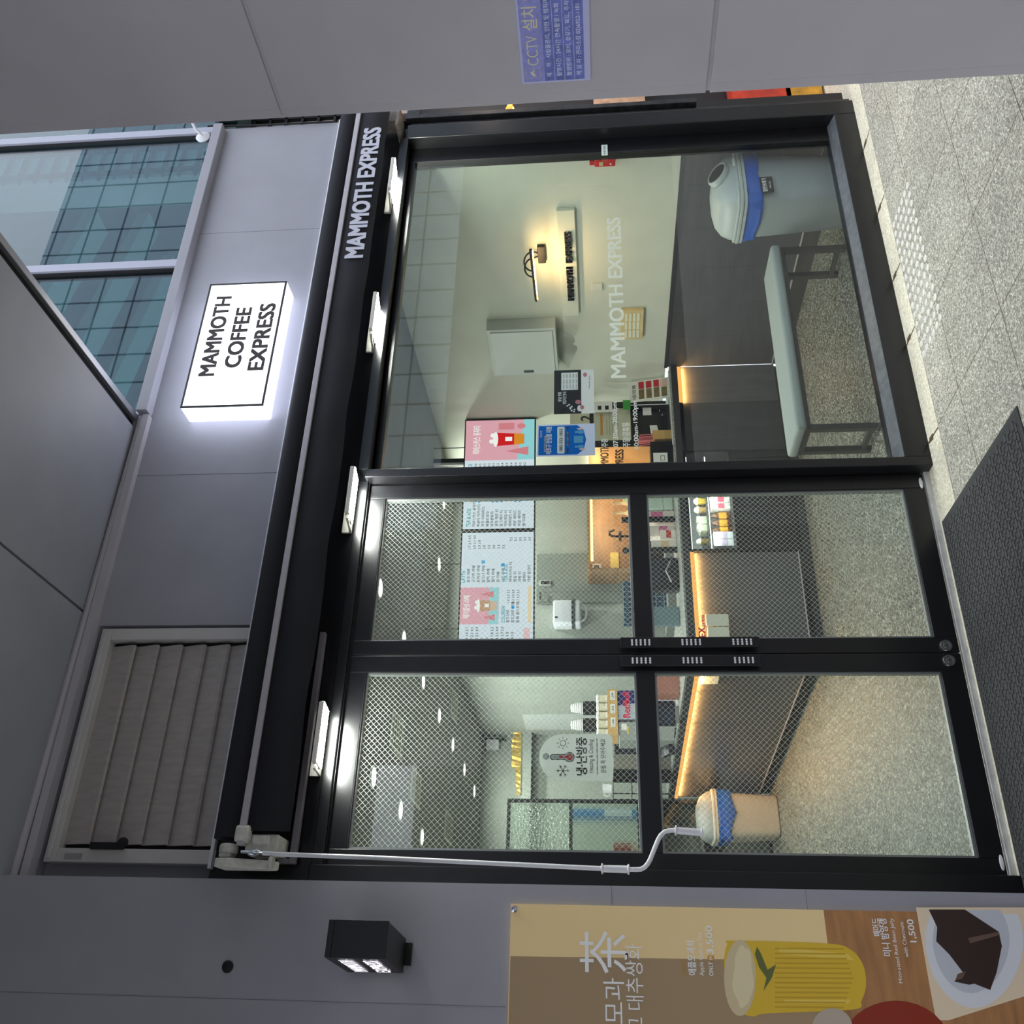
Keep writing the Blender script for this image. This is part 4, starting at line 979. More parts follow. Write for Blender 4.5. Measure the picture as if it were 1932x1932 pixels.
# distribution box
eb = thing('distribution_box', 'pale grey metal distribution box on the wall left of the name board', 'box', wp(980, 650))
a, b = wp(905, 612, .1), wp(1057, 697, .1)
ez1, ez0, ey0, ey1 = 2.375, 1.842, 1.70, 2.27
MB().box((WX-.11, ey0, ez0), (WX, ey1, ez1)).build('box_body', mat('box_grey', (196, 202, 196), .5), eb, bevel=.004)
dr = MB().box((WX-.120, ey0+.025, ez0+.025), (WX-.11, ey1-.025, ez1-.025)).build('box_door', mat('box_door', (204, 210, 204), .5), eb, bevel=.002)
MB().box((WX-.126, ey1-.075, ez0+.20), (WX-.12, ey1-.05, ez0+.28)).build('latch', mat('latch_dark', (80, 84, 82), .4, .5), dr, bevel=.002)
# calendar frame
cf = thing('card_display', 'small pale wood frame holding twelve white cards on the wall', 'frame', wp(1195, 612))
a, b = wp(1172, 587, .03), wp(1215, 640, .03)
fy0, fy1, fz0, fz1 = a.y, b.y, b.z+.01, a.z
MB().box((WX-.03, fy0, fz0), (WX, fy1, fz1)).build('wood_frame', mat('pale_wood', (214, 190, 140), .6, noise=.1, nscale=8), cf, bevel=.004)
cm_ = MB(); w_ = (fy1-fy0-.05)/3; h_ = (fz1-fz0-.05)/4
for i in range(3):
    for j in range(4):
        MB().box((WX-.034, fy0+.025+i*w_+.006, fz0+.025+j*h_+.006), (WX-.03, fy0+.025+(i+1)*w_-.006, fz0+.025+(j+1)*h_-.006)).build('card', mat('card_white', (222, 224, 208), .6), cf)
# fire alarm
fa = thing('fire_alarm', 'red fire alarm box on the wall at the right edge of the window', 'alarm', wp(1140, 302))
a = wp(1121, 296, .04); b = wp(1161, 310, .04)
MB().box((WX-.05, a.y, b.z+.0), (WX, a.y+.075, a.z)).build('alarm_body', mat('alarm_red', (196, 22, 22), .35), fa, bevel=.008)
MB().box((WX-.055, a.y+.03, a.z-.055), (WX-.05, a.y+.06, a.z-.03)).build('alarm_window', mat('alarm_window', (190, 170, 120), .4), fa)
MB().tube([(WX-.056, a.y+.05, b.z+.03), (WX-.05, a.y+.05, b.z+.03)], .006, 10).build('indicator', M_print_w, fa)
MB().box((WX-.045, a.y+.03, a.z), (WX, a.y+.06, a.z+.03)).build('alarm_neck', mat('alarm_red', (196, 22, 22), .35), fa)
# sticker on the window frame next to it
q0_, q1_ = at(1135, 293, Y=.010), at(1146, 273, Y=.010)
st = tag(MB().box((q0_.x, .0095, q1_.z), (q1_.x, .0118, q0_.z)).build('sticker', mat('sticker_white', (222, 232, 222), .5)), 'small white sticker with green print on the black frame above the bin', 'sticker')
lettering('sticker_print', mat('sticker_green', (40, 90, 60), .5), st, frame((q0_.x, .0095, q1_.z), (1, 0, 0), (0, 0, 1)), [('화재 경보', .004, .012, .011, (q1_.x-q0_.x)*.86, 'l', .01)])
# plastic sheet hanging under the distribution box
ps = MB(); pr = []
for i in range(9):
    t = i/8; y = 1.78+.42*t; pr.append(((WX-.03-.03*math.sin(t*5), y, ez0-.004), (WX-.05-.06*math.sin(t*6+1), y-.03*math.sin(t*4), ez0-.10-.05*math.sin(t*3.1)-.02*math.sin(t*11))))
for p, q in zip(pr, pr[1:]): ps.quad(p[0], q[0], q[1], p[1])
bmesh.ops.remove_doubles(ps.bm, verts=ps.bm.verts, dist=1e-5)
tag(ps.build('plastic_sheet', mat('smoky_plastic', (120, 126, 120), .2, alpha=.4), smooth=True), 'smoky plastic sheet hanging under the pale distribution box', 'sheet')
# small switch plate
q = wp(1124, 540)
tag(MB().box((WX-.012, q.y-.035, q.z-.05), (WX, q.y+.035, q.z+.03)).build('switch_plate', mat('switch_white', (206, 208, 198), .5), bevel=.003), 'small pale switch plate on the wall below the name board', 'switch')

# ------------------------------------------------------------------ papers on the shop window
GP = .043
def paper(name, label, cat, x0, y0, x1, y1, m, emit=False):
    """x0,y0 / x1,y1: upper left and lower right corner of the sheet in the photo, y larger = further left"""
    a, b = at(x0, y0, Y=GP), at(x1, y1, Y=GP)
    t = thing(name, label, cat, (a.x, GP, b.z))
    MB().quad((a.x, GP-.0008, b.z), (b.x, GP-.0008, b.z), (b.x, GP-.0008, a.z), (a.x, GP-.0008, a.z)).build('sheet', m, t)
    return t, frame((a.x, GP-.0008, b.z), (1, 0, 0), (0, 0, 1)), b.x-a.x, a.z-b.z
t, M, w_, h_ = paper('holiday_poster', 'black and white holiday hours poster taped to the shop window', 'poster', 1045, 782, 1120, 697, film('paper_white', (226, 226, 230), .3))
patch('black_field', M_print_k, t, M, [rect(0, h_*.32, w_, h_)], .0003)
patch('table', M_print_w, t, M, [rect(w_*.54, h_*.40, w_*.94, h_*.82)], .0006)
patch('cake_print', mat('cake_pink', (200, 130, 140), .6), t, M, [oval(w_*.14, h_*.30, w_*.05, h_*.05), oval(w_*.26, h_*.40, w_*.05, h_*.07), oval(w_*.88, h_*.22, w_*.05, h_*.05)], .0006)
patch('vase_print', M_print_w, t, M, [oval(w_*.12, h_*.36, w_*.07, h_*.06)]+[oval(w_*(.05+.022*i), h_*(.50+.05*math.sin(i*2.3)+.02*i), .005, .005, 8) for i in range(8)], .0005)
lettering('poster_lettering', M_print_w, t, M, [('설날 연휴', w_*.28, h_*.82, h_*.07, w_*.22, 'l', .02), ('영업시간 안내', w_*.22, h_*.70, h_*.07, w_*.28, 'l', .02)], .0006)
lettering('poster_small_print', M_print_k, t, M, [('MON  09:00 - 18:00', w_*.57, h_*(.74-.08*k), h_*.035, w_*.33, 'l', .0) for k in range(5)]+[('Thank you', w_*.55, h_*.10, h_*.03, w_*.3, 'l', .01)], .0009)
t, M, w_, h_ = paper('blue_poster', 'blue phone check-in poster reading 080-322-1855 on the shop window', 'poster', 1012, 862, 1122, 799, film('poster_lilac', (206, 214, 244), .3))
patch('blue_field', film('poster_blue', (24, 124, 214), .3), t, M, [[(w_*.04, h_*.30), (w_*.2, h_*.19), (w_*.5, h_*.15), (w_*.8, h_*.19), (w_*.96, h_*.30), (w_*.96, h_*.97), (w_*.04, h_*.97)]], .0003)
patch('number_plate', M_print_w, t, M, [rrect(w_*.08, h_*.52, w_*.92, h_*.645, .006)], .0006)
patch('navy_labels', mat('poster_navy', (24, 60, 110), .6), t, M, [rrect(w_*.08, h_*.45, w_*.24, h_*.485, .003), rrect(w_*.30, h_*.45, w_*.76, h_*.485, .003), rrect(w_*.82, h_*.45, w_*.94, h_*.485, .003)], .0006)
patch('poster_figures', mat('poster_aqua', (90, 170, 220), .6), t, M, [rect(w_*.40, h_*.20, w_*.62, h_*.36), oval(w_*.28, h_*.24, w_*.06, h_*.06), oval(w_*.74, h_*.24, w_*.06, h_*.06), oval(w_*.28, h_*.32, w_*.035, h_*.028), oval(w_*.74, h_*.32, w_*.035, h_*.028)], .0006)
patch('poster_faces', mat('poster_skin', (238, 206, 196), .6), t, M, [oval(w_*.20, h_*.22, w_*.03, h_*.05), oval(w_*.84, h_*.25, w_*.03, h_*.06)], .0009)
lettering('poster_title', M_print_w, t, M, [('마포구 안심콜 지원', w_*.08, h_*.75, h_*.075, w_*.84, 'l', .03), ('마포구청', w_*.6, h_*.91, h_*.028, w_*.2, 'l', .0)], .0006)
lettering('poster_subtitle', mat('poster_yellow', (250, 220, 80), .6), t, M, [('전화 한 통으로 출입등록', w_*.14, h_*.835, h_*.03, w_*.5, 'l', .01), ('전화 → 안내멘트 → 완료', w_*.31, h_*.456, h_*.022, w_*.44, 'l', .0)], .0009)
lettering('poster_number', M_print_k, t, M, [('080-322-1855', w_*.15, h_*.555, h_*.055, w_*.70, 'l', .015)], .0009)

# ------------------------------------------------------------------ heating notice on the left door
hn = thing('heating_notice', 'white arched notice hung inside the left door with snowflake, thermometer and sun', 'notice', (1.04, .052, 1.6))
hy = .054
a, b, c_ = at(1157, 1474, Y=hy), at(1157, 1385, Y=hy), at(1017, 1430, Y=hy)
hx0, hx1, hz0, hz1 = a.x, b.x, a.z, c_.z
hw, hh = hx1-hx0, hz1-hz0
r = .018; pts = []
for cx, cz, a0 in ((hx1-r, hz0+r, 270), (hx0+r, hz0+r, 180)):
    for i in range(6):
        t_ = math.radians(a0+(90*(1-i/5) if a0 == 270 else 90*(1-i/5))); pts.append((cx+r*math.cos(t_), hy, cz+r*math.sin(t_)))
ra = hw/2
for i in range(21):
    t_ = PI-PI*i/20; pts.append(((hx0+hx1)/2+ra*math.cos(t_), hy, hz1-ra+ra*math.sin(t_)))
bo = MB(); vs = [bo.bm.verts.new(p) for p in pts]; bo.bm.faces.new(vs)
v2 = [bo.bm.verts.new((p[0], p[1]+.003, p[2])) for p in pts]
for i in range(len(pts)): bo.bm.faces.new((vs[i], vs[(i+1) % len(pts)], v2[(i+1) % len(pts)], v2[i]))
bo.build('board', film('notice_board_white', (244, 247, 244), .5), hn)
HM = frame((hx0, hy-.0002, hz0), (1, 0, 0), (0, 0, 1))
ink = mat('notice_ink', (34, 34, 30), .6)
lettering('notice_lettering', ink, hn, HM, [('냉·난방중', hw*.12, hh*.36, hh*.115, hw*.80, 'l', .035), ('Heating & Cooling', hw*.17, hh*.265, hh*.06, hw*.71, 'l', .01), ('문을 꼭 닫아주세요', hw*.17, hh*.10, hh*.055, hw*.72, 'l', .015)], .0004)
g = [rect(hw*.14, hh*.205, hw*.90, hh*.215)]
sc_, sn = (hw*.80, hh*.675), (hw*.21, hh*.675)
def bar(p, q, t_):
    d = Vector((q[0]-p[0], q[1]-p[1])); n_ = Vector((-d.y, d.x)).normalized()*t_
    return [(p[0]+n_.x, p[1]+n_.y), (p[0]-n_.x, p[1]-n_.y), (q[0]-n_.x, q[1]-n_.y), (q[0]+n_.x, q[1]+n_.y)]
R_ = hw*.135
for k in range(8):
    t_ = PI*k/4; g.append(bar((sc_[0]+R_*.72*math.cos(t_), sc_[1]+R_*.72*math.sin(t_)), (sc_[0]+R_*math.cos(t_), sc_[1]+R_*math.sin(t_)), .0014))
for k in range(20):
    t0, t1 = 2*PI*k/20, 2*PI*(k+1)/20
    g.append([(sc_[0]+R_*m_*math.cos(t), sc_[1]+R_*m_*math.sin(t)) for m_, t in ((.50, t0), (.50, t1), (.40, t1), (.40, t0))])
for k in range(6):
    t_ = PI*k/3+PI/2; e = (sn[0]+R_*math.cos(t_), sn[1]+R_*math.sin(t_)); g.append(bar(sn, e, .0016))
    for s_ in (-1, 1):
        m_ = (sn[0]+R_*.62*math.cos(t_), sn[1]+R_*.62*math.sin(t_)); g.append(bar(m_, (m_[0]+R_*.32*math.cos(t_+s_*.8), m_[1]+R_*.32*math.sin(t_+s_*.8)), .0013))
patch('notice_symbols', ink, hn, HM, g, .0004)
tx_, tz_ = hw*.5, hh*.585
patch('thermometer_outline', ink, hn, HM, [oval(tx_, tz_, .0215, .0215), rrect(tx_-.0125, tz_, tx_+.0125, tz_+.082, .0124)], .0005)
patch('thermometer_inside', MATS['notice_board_white'], hn, HM, [oval(tx_, tz_, .0178, .0178), rrect(tx_-.0088, tz_, tx_+.0088, tz_+.078, .0086)], .0008)
patch('thermometer_red', mat('notice_red', (206, 40, 44), .5), hn, HM, [oval(tx_, tz_, .0135, .0135), rect(tx_-.0048, tz_, tx_+.0048, tz_+.045)], .0011)
patch('thermometer_marks', ink, hn, HM, [rect(tx_-.008, tz_+.05+k*.010, tx_+.001, tz_+.0516+k*.010) for k in range(2)], .0011)
sk = MB().lathe([(0, -.012), (.013, -.010), (.014, -.004), (.006, 0), (.006, .004), (0, .005)], ((hx0+hx1)/2, hy-.003, hz1-.03), 18, Matrix.Rotation(-PI/2, 4, 'X'))
sk.build('suction_cup', mat('suction_cup', (176, 186, 180), .2, alpha=.8), hn, smooth=True)

# ================================================================== MENU SCREENS over the counter
SDIR = Vector((math.cos(math.radians(9.2)), -math.sin(math.radians(9.2)), 0)); SN = Vector((SDIR.y, -SDIR.x, 0))
SP = Vector((4.845, 3.02, 2.4))
def scp(x, y): return at(x, y, P=SP, N=SN)
ORG = SP.copy(); ORG.z = 0
def su(x, y): return (scp(x, y)-ORG).dot(SDIR)
zlo, zhi = scp(1010, 900).z, scp(874, 900).z
M_scr = glow('screen_white', (226, 236, 246), .95)
def screen(label, u0, u1):
    M = frame(ORG+SDIR*u0+Vector((0, 0, zlo)), SDIR, (0, 0, 1))
    t = thing('menu_screen', label, 'menu screen', M=M, group='menu screens over the counter')
    w_, h_ = u1-u0, zhi-zlo
    MB().box((0, 0, -.05), (w_, h_, -.004)).build('screen_case', M_blackm, t, bevel=.004, local=True)
    f = MB(); b = .010
    f.box((0, 0, -.004), (w_, b, .004)).box((0, h_-b, -.004), (w_, h_, .004)).box((0, b, -.004), (b, h_-b, .004)).box((w_-b, b, -.004), (w_, h_-b, .004))
    f.build('bezel', M_blackm, t, local=True)
    p = MB().box((b, b, -.004), (w_-b, h_-b, -.001)).build('display', M_scr, t, local=True)
    for xx in (w_*.25, w_*.75): MB().tube([(xx, h_, -.02), (xx, CZ-zlo, -.02)], .004, 6).build('hanger', M_blackm, t, local=True)
    return t, M, w_, h_
uS = su(940, 1001)
tA, MA, wA, hA = screen('right-hand menu screen showing tea lists and a red drink picture', uS+.006, 0)
tB, MB_, wB, hB = screen('left-hand menu screen showing lattes, cold brew and a pink picture', uS-.006-1.13, uS-.006)
M_pink = glow('screen_pink', (240, 176, 190), .9); M_aqua = glow('screen_aqua', (158, 224, 230), .9)
M_teal = glow('screen_teal', (40, 178, 196), .8); M_ink = mat('screen_ink', (26, 30, 44), .7); M_scw = glow('screen_bright', (252, 250, 250), 1.0)
M_cyan = glow('screen_cyan', (30, 160, 226), .9); M_red = glow('screen_red', (222, 30, 34), .9); M_org = glow('screen_orange', (238, 150, 40), .9)
def drink(t, M, cx, cz, w_, h_, body, top):
    patch('cup_picture', body, t, M, [[(cx-w_*.36, cz), (cx+w_*.36, cz), (cx+w_*.5, cz+h_), (cx-w_*.5, cz+h_)]], .0016)
    patch('cup_lid', M_scw, t, M, [oval(cx, cz+h_, w_*.55, h_*.09)]+[oval(cx+w_*.3*math.cos(k*2.1), cz+h_+h_*.1+h_*.05*math.sin(k), w_*.16, h_*.08, 12) for k in range(5)], .002)
    patch('cup_fill', top, t, M, [[(cx-w_*.37, cz+.002), (cx+w_*.37, cz+.002), (cx+w_*.42, cz+h_*.35), (cx-w_*.42, cz+h_*.35)]], .0024)
    patch('cup_mark', M_scw, t, M, [rect(cx-w_*.14, cz+h_*.42, cx+w_*.16, cz+h_*.66)], .0028)
# right-hand screen: list at left, picture at right
pu0 = (su(940, 866)-uS); 
patch('picture', M_pink, tA, MA, [rect(wA*.62, .010, wA-.010, hA-.010)], .0004)
patch('picture_floor', M_aqua, tA, MA, [[(wA*.62, .010), (wA-.010, .010), (wA-.010, hA*.16), (wA*.62, hA*.26)]], .0008)
drink(tA, MA, wA*.81, hA*.16, wA*.125, hA*.40, M_red, M_org)
patch('gift_pictures', glow('screen_rose', (228, 138, 146), .9), tA, MA, [[(wA*.66, hA*.1), (wA*.74, hA*.1), (wA*.70, hA*.42)], rect(wA*.90, hA*.3, wA*.96, hA*.52), oval(wA*.93, hA*.2, wA*.025, hA*.06)], .0012)
lettering('screen_title', M_scw, tA, MA, [('히비스커스 유자티', wA*.68, hA*.78, hA*.085, wA*.26, 'l', .02)], .0012)
lettering('screen_headings', M_teal, tA, MA, [('TEA & ADE', wA*.03, hA*.88, hA*.055, wA*.16, 'l', .02), ('ICE', wA*.55, hA*.88, hA*.05, wA*.04, 'l', .02)], .0004)
it = ['히비스커스 유자티', '복숭아 아이스티', '자두 티/에이드', '애플모과차', '대추쌍화차', '생강 레몬 티', '얼그레이 티', '캐모마일 티', '페퍼민트 티', '레몬 에이드', '자몽 에이드', '딸기라떼']
lettering('screen_rows', M_ink, tA, MA, [(s, wA*.03, hA*(.815-.062*k), hA*.034, None, 'l', .015) for k, s in enumerate(it)]+[(s, wA*.335, hA*(.815-.062*k), hA*.032, None, 'l', .01) for k, s in enumerate('1.5 2.0 2.8 2.8 2.8 4.0 3.7 3.7 3.7 3.0 3.0 2.7'.split())]+[(s, wA*.56, hA*(.815-.062*k), hA*.032, None, 'l', .01) for k, s in enumerate('4.0 4.5 4.5 4.5 4.5 5.2 4.4 4.4 4.4 4.4 4.2 4.2'.split())], .0004)
patch('tags', M_cyan, tA, MA, [rect(wA*.24, hA*(.815-.062*k), wA*.27, hA*(.845-.062*k)) for k in (1, 4, 5, 6, 9, 10)], .0004)
# left-hand screen
px0, px1 = wB*.28, wB*.56
patch('picture', M_pink, tB, MB_, [rrect(px0, hB*.47, px1, hB*.985, .01)], .0004)
patch('picture_floor', M_aqua, tB, MB_, [rect(px0+.002, hB*.475, px1-.002, hB*.60)], .0008)
drink(tB, MB_, (px0+px1)/2+.0, hB*.50, wB*.09, hB*.24, glow('screen_latte', (206, 160, 124), .9), glow('screen_latte_pale', (226, 190, 160), .9))
patch('gift_pictures', glow('screen_rose', (228, 138, 146), .9), tB, MB_, [[(px0+.03, hB*.52), (px0+.085, hB*.52), (px0+.06, hB*.68)], [(px1-.09, hB*.54), (px1-.03, hB*.54), (px1-.06, hB*.72)]], .0012)
lettering('screen_title', M_scw, tB, MB_, [('헤이즐넛 라떼', px0+.05, hB*.86, hB*.07, (px1-px0)*.62, 'l', .02)], .0012)
lettering('screen_headings', M_teal, tB, MB_, [('ESPRESSO', wB*.015, hB*.93, hB*.045, wB*.12, 'l', .02), ('LATTE', wB*.60, hB*.93, hB*.05, wB*.09, 'l', .02), ('COLDBREW', wB*.29, hB*.385, hB*.05, wB*.13, 'l', .02), ('TEA & ADE', wB*.60, hB*.36, hB*.05, wB*.14, 'l', .02)], .0004)
c1 = ['에스프레소', '아메리카노', '꿀 커피', '헤이즐넛', '카페라떼', '바닐라라떼', '카푸치노', '카페모카', '연유라떼', '콜드라떼']; p1 = '0.9 1.4 2.7,1.7 2.3 4.5,1.9 2.5 4.9,2.0,2.0,1.2 1.8 3.2,1.9 2.5 4.9,2.1 2.7 5.0,1.5 2.0,2.4 3.0'.split(',')
c2 = ['초코 라떼', '고구마 라떼', '토피넛 라떼', '달고나 라떼', '말차 라떼', '딸기 라떼', '밤 라떼', '시즌 라떼']; p2 = '1.7 2.3 4.5,2.0 3.1 4.5,2.3 3.0,3.0,3.5,3.0,3.3,3.5'.split(',')
rowz = lambda k: hB*(.865-.066*k)
items = [(s, wB*.015, rowz(k), hB*.034, None, 'l', .015) for k, s in enumerate(c1)]+[(s, wB*.15, rowz(k), hB*.034, wB*.11*len(s)/11, 'l', .01) for k, s in enumerate(p1)]
items += [(s, wB*.60, rowz(k), hB*.034, None, 'l', .015) for k, s in enumerate(c2)]+[(s, wB*.86, rowz(k), hB*.034, wB*.11*len(s)/11, 'l', .01) for k, s in enumerate(p2)]
items += [(s, wB*.29, hB*(.33-.064*k), hB*.034, None, 'l', .015) for k, s in enumerate(['콜드브루', '콜드브루 라떼', '돌체 콜드브루'])]+[(s, wB*.44, hB*(.33-.064*k), hB*.034, wB*.10, 'l', .01) for k, s in enumerate(['1.4 2.0 3.5', '2.2 3.0 5.0', '2.7 3.3 5.5'])]
items += [(s, wB*.60, hB*(.305-.062*k), hB*.034, None, 'l', .015) for k, s in enumerate(['히비스커스 티', '청귤 티', '자몽 티', '블랙티', '아쌈 밀크티'])]+[(s, wB*.92, hB*(.305-.062*k), hB*.034, None, 'l', .01) for k, s in enumerate('3.5 5.5 3.5 3.5 3.5'.split())]
lettering('screen_rows', M_ink, tB, MB_, items, .0004)
patch('tags', M_cyan, tB, MB_, [rect(wB*.745, rowz(3), wB*.77, rowz(3)+.03), rect(wB*.72, rowz(7), wB*.745, rowz(7)+.03), rect(wB*.395, hB*.265, wB*.42, hB*.30)], .0004)
patch('note_band', glow('screen_cream', (250, 224, 176), .9), tB, MB_, [rrect(wB*.29, hB*.045, wB*.57, hB*.085, .006)], .0004)
patch('note_band_pink', glow('screen_blush', (246, 206, 210), .9), tB, MB_, [rrect(wB*.02, hB*.06, wB*.25, hB*.14, .006)], .0004)
# black hanging post behind the right-hand screen
hp = thing('hanging_post', 'black and white post rising from the right-hand menu screen to the ceiling', 'post', (4.4, 3.6, 2.8))
q = scp(850, 862)
MB().box((q.x-.02, q.y+.06, zhi-.1), (q.x+.02, q.y+.09, CZ)).build('post', M_blackm, hp)
MB().box((q.x-.045, q.y+.062, zhi-.1), (q.x-.022, q.y+.088, CZ)).build('white_strip', M_white, hp)

# ================================================================== BACK WALL OF THE KITCHEN
def bw(x, y, Y=BYK): return at(x, y, Y=Y)
# towel dispenser
td = thing('towel_dispenser', 'white wall towel dispenser with a dark band left of the grey store door', 'dispenser', bw(1080, 1165))
a, b = bw(1045, 1189), bw(1097, 1147)
yb = BYK-.20
MB().box((a.x, yb, b.z), (b.x, BYK, a.z)).build('dispenser_body', mat('dispenser_white', (224, 228, 238), .4), td, bevel=.02, seg=3, smooth=True)
zb = bw(1082, 1160).z
MB().box((a.x-.001, yb-.003, zb-.02), (b.x+.001, BYK-.02, zb+.012)).build('dark_band', mat('band_dark', (52, 62, 62), .4), td)
MB().tube([((a.x+b.x)/2+.085*math.cos(t), yb+.05, b.z+.0+.05*math.sin(t)) for t in [PI+PI*i/10 for i in range(11)]], .011, 8).build('towel_lip', mat('dispenser_white', (224, 228, 238), .4), td, smooth=True)
MB().box((a.x+.04, yb-.002, a.z-.045), (a.x+.055, yb+.002, a.z-.02)).build('key_slot', M_blackm, td)
# grey store door with keypad and handle
a, b = bw(1012, 1140), bw(1250, 1092)
sd = thing('store_door', 'grey store-room door with a keypad lock behind the counter', 'door', (a.x, BYK, 0))
MB().box((a.x, BYK-.03, .96), (b.x+.27, BYK-.001, a.z)).build('door_slab', mat('door_grey', (126, 134, 128), .6), sd, bevel=.003)
MB().box((a.x+(b.x-a.x)*.44, BYK-.0315, .96), (a.x+(b.x-a.x)*.44+.003, BYK-.029, a.z)).build('door_seam', mat('seam_grey', (96, 102, 98), .7), sd)
k0, k1 = bw(1018, 1106, BYK-.03), bw(1039, 1096, BYK-.03)
MB().box((k0.x, BYK-.05, k1.z), (k1.x, BYK-.03, k0.z)).build('keypad', mat('keypad_frame', (196, 200, 196), .4), sd, bevel=.003)
MB().box((k0.x+.01, BYK-.053, k1.z+.01), (k1.x-.01, BYK-.05, k0.z-.012)).build('keypad_face', M_blackm, sd)
h0 = bw(1020, 1134, BYK-.03)
MB().tube([(h0.x-.01, BYK-.03, h0.z), (h0.x-.01, BYK-.08, h0.z), (h0.x+.06, BYK-.085, h0.z)], .011, 8).build('lever_handle', M_chrome, sd, smooth=True)
# warm wooden niche with funnels, timer, note
a, b = bw(1114, 1092, 4.2), bw(1181, 938, 4.2)
nx0, nx1, nz0, nz1 = a.x, 4.80, 1.18, a.z
nc = thing('wood_niche', 'wooden wall niche lit warm orange behind the counter, cups and taps before it', 'niche', ((nx0+nx1)/2, 4.2, nz0))
M_wood = mat('niche_wood', (158, 122, 88), .45, noise=.25, nscale=3, stretch=(1, 1, 8))
MB().box((nx0, 4.28, nz0), (nx1, 4.315, nz1)).build('back_board', M_wood, nc)
MB().box((nx0, 3.98, nz1), (nx1, 4.315, nz1+.02)).build('top_board', mat('niche_top', (188, 132, 76), .45), nc)
MB().box((nx0, 4.0, nz0), (nx0+.015, 4.28, nz1)).build('side_board', M_wood, nc)
MB().box((nx0, 3.98, nz0-.02), (nx1, 4.315, nz0)).build('shelf_board', M_wood, nc)
MB().box((nx0+.1, 4.0, nz1-.03), (nx1, 4.03, nz1-.008)).build('light_strip', glow('niche_amber', (255, 200, 110), 5), nc)
area('niche_lamp', ((nx0+nx1)/2+.15, 4.08, nz1-.03), .7, 4, (1, .82, .56), (0, .35, -1), .04)
struct('wall_niche_support', MB().box((nx0, 3.98, 0), (nx1, 4.315, nz0-.021)), M_blackm)
tm = thing('timer', 'small white square timer on the left end of the wooden niche', 'timer', bw(1126, 1072, 3.98))
q = bw(1126, 1072, 4.27)
MB().box((q.x-.045, 4.255, q.z-.045), (q.x+.045, 4.279, q.z+.045)).build('timer_case', M_white, tm, bevel=.01)
MB().box((q.x-.025, 4.253, q.z-.022), (q.x+.025, 4.256, q.z+.025)).build('timer_display', mat('timer_lcd', (70, 74, 70), .3), tm)
q, r_ = bw(1152, 1078, 4.27), bw(1167, 1042, 4.27)
tag(MB().box((q.x, 4.272, r_.z), (r_.x, 4.279, q.z)).build('paper_note', mat('note_yellow', (230, 206, 110), .6)), 'yellow paper note stuck on the back of the wooden niche', 'note')
for k, y in enumerate((968, 950)):
    q = bw(1165, y, 4.1)
    t = thing('dripper', 'white funnel dripper standing in the wooden niche, %s' % ('the left one' if k == 0 else 'the right one'), 'dripper', (q.x, 4.1, nz0), 'drippers')
    MB().lathe([(.012, .0), (.014, .10), (.03, .13), (.05, .19), (.052, .20), (0, .20)][::-1] if False else [(.045, 0), (.05, .01), (.045, .06), (.016, .10), (.012, .20), (.028, .225), (.0, .225)], (q.x, 4.1, nz0+.001), 16).build('dripper_body', mat('dripper_cream', (246, 226, 180), .4), t, smooth=True)
q = bw(1150, 1012, 4.15)
tap = thing('tap', 'black tap rising in the middle of the wooden niche', 'tap', (q.x, 4.15, nz0))
MB().tube([(q.x, 4.15, nz0+.001), (q.x, 4.15, nz0+.22), (q.x, 4.12, nz0+.26), (q.x, 4.05, nz0+.26), (q.x, 4.03, nz0+.22)], .012, 8).build('spout', M_blkmetal, tap, smooth=True)
MB().tube([(q.x-.05, 4.15, nz0+.16), (q.x+.05, 4.15, nz0+.16)], .014, 8).build('tap_handle', M_blkmetal, tap)
# blue wire rack
q, r_ = bw(1178, 1172, 3.9), bw(1200, 1092, 3.9)
dk = thing('wire_rack', 'blue-grey wire dish rack leaning left of the wooden niche', 'rack', ((q.x+r_.x)/2, 3.95, .95))
rk = MB()
for i in range(9):
    x = q.x+i*(r_.x-q.x)/8; rk.tube([(x, 3.95, .951), (x, 3.95, q.z)], .004, 6)
for i in range(6):
    z = .97+i*(q.z-.97)/5; rk.tube([(q.x, 3.95, z), (r_.x, 3.95, z)], .004, 6)
rk.build('wires', mat('rack_blue', (110, 140, 156), .4, .3), dk)
MB().box((q.x-.01, 3.97, .951), (r_.x+.01, 4.0, q.z+.005)).build('tray', mat('tray_blue', (46, 74, 96), .5), dk)
struct('wall_back_counter', MB().box((3.25, 3.75, 0), (nx0-.001, BYK-.035, .95)).box((nx0-.001, 3.75, 0), (RX-.02, 3.975, .95)), mat('back_counter', (132, 136, 132), .5))
# wooden sign on the side wall, seen through the shop window
ws = thing('wood_sign', 'warm-lit wooden sign with black letters, low behind the blue poster', 'sign', (RX, 3.68, 1.3))
MB().box((RX-.02, 3.46, 1.02), (RX-.001, 4.2, 1.62)).build('sign_board', mat('sign_wood', (206, 152, 96), .5, noise=.15, nscale=4), ws)
lettering('wood_sign_lettering', mat('letter_black', (16, 16, 16), .5), ws, frame((RX-.0205, 0, 0), (0, -1, 0), (0, 0, 1)), [('MAMMOTH', -3.98, 1.44, .075, .50, 'l', .03), ('EXPRESS', -3.98, 1.30, .075, .42, 'l', .03)], .001)
area('wood_sign_lamp', (RX-.14, 3.8, 1.58), .5, 1.3, (1, .82, .56), (1, 0, -.9), .03)

# ================================================================== THINGS ON THE FRONT RUN OF THE WORKTOP
def tp_(x, y, Y): return at(x, y, Y=Y)
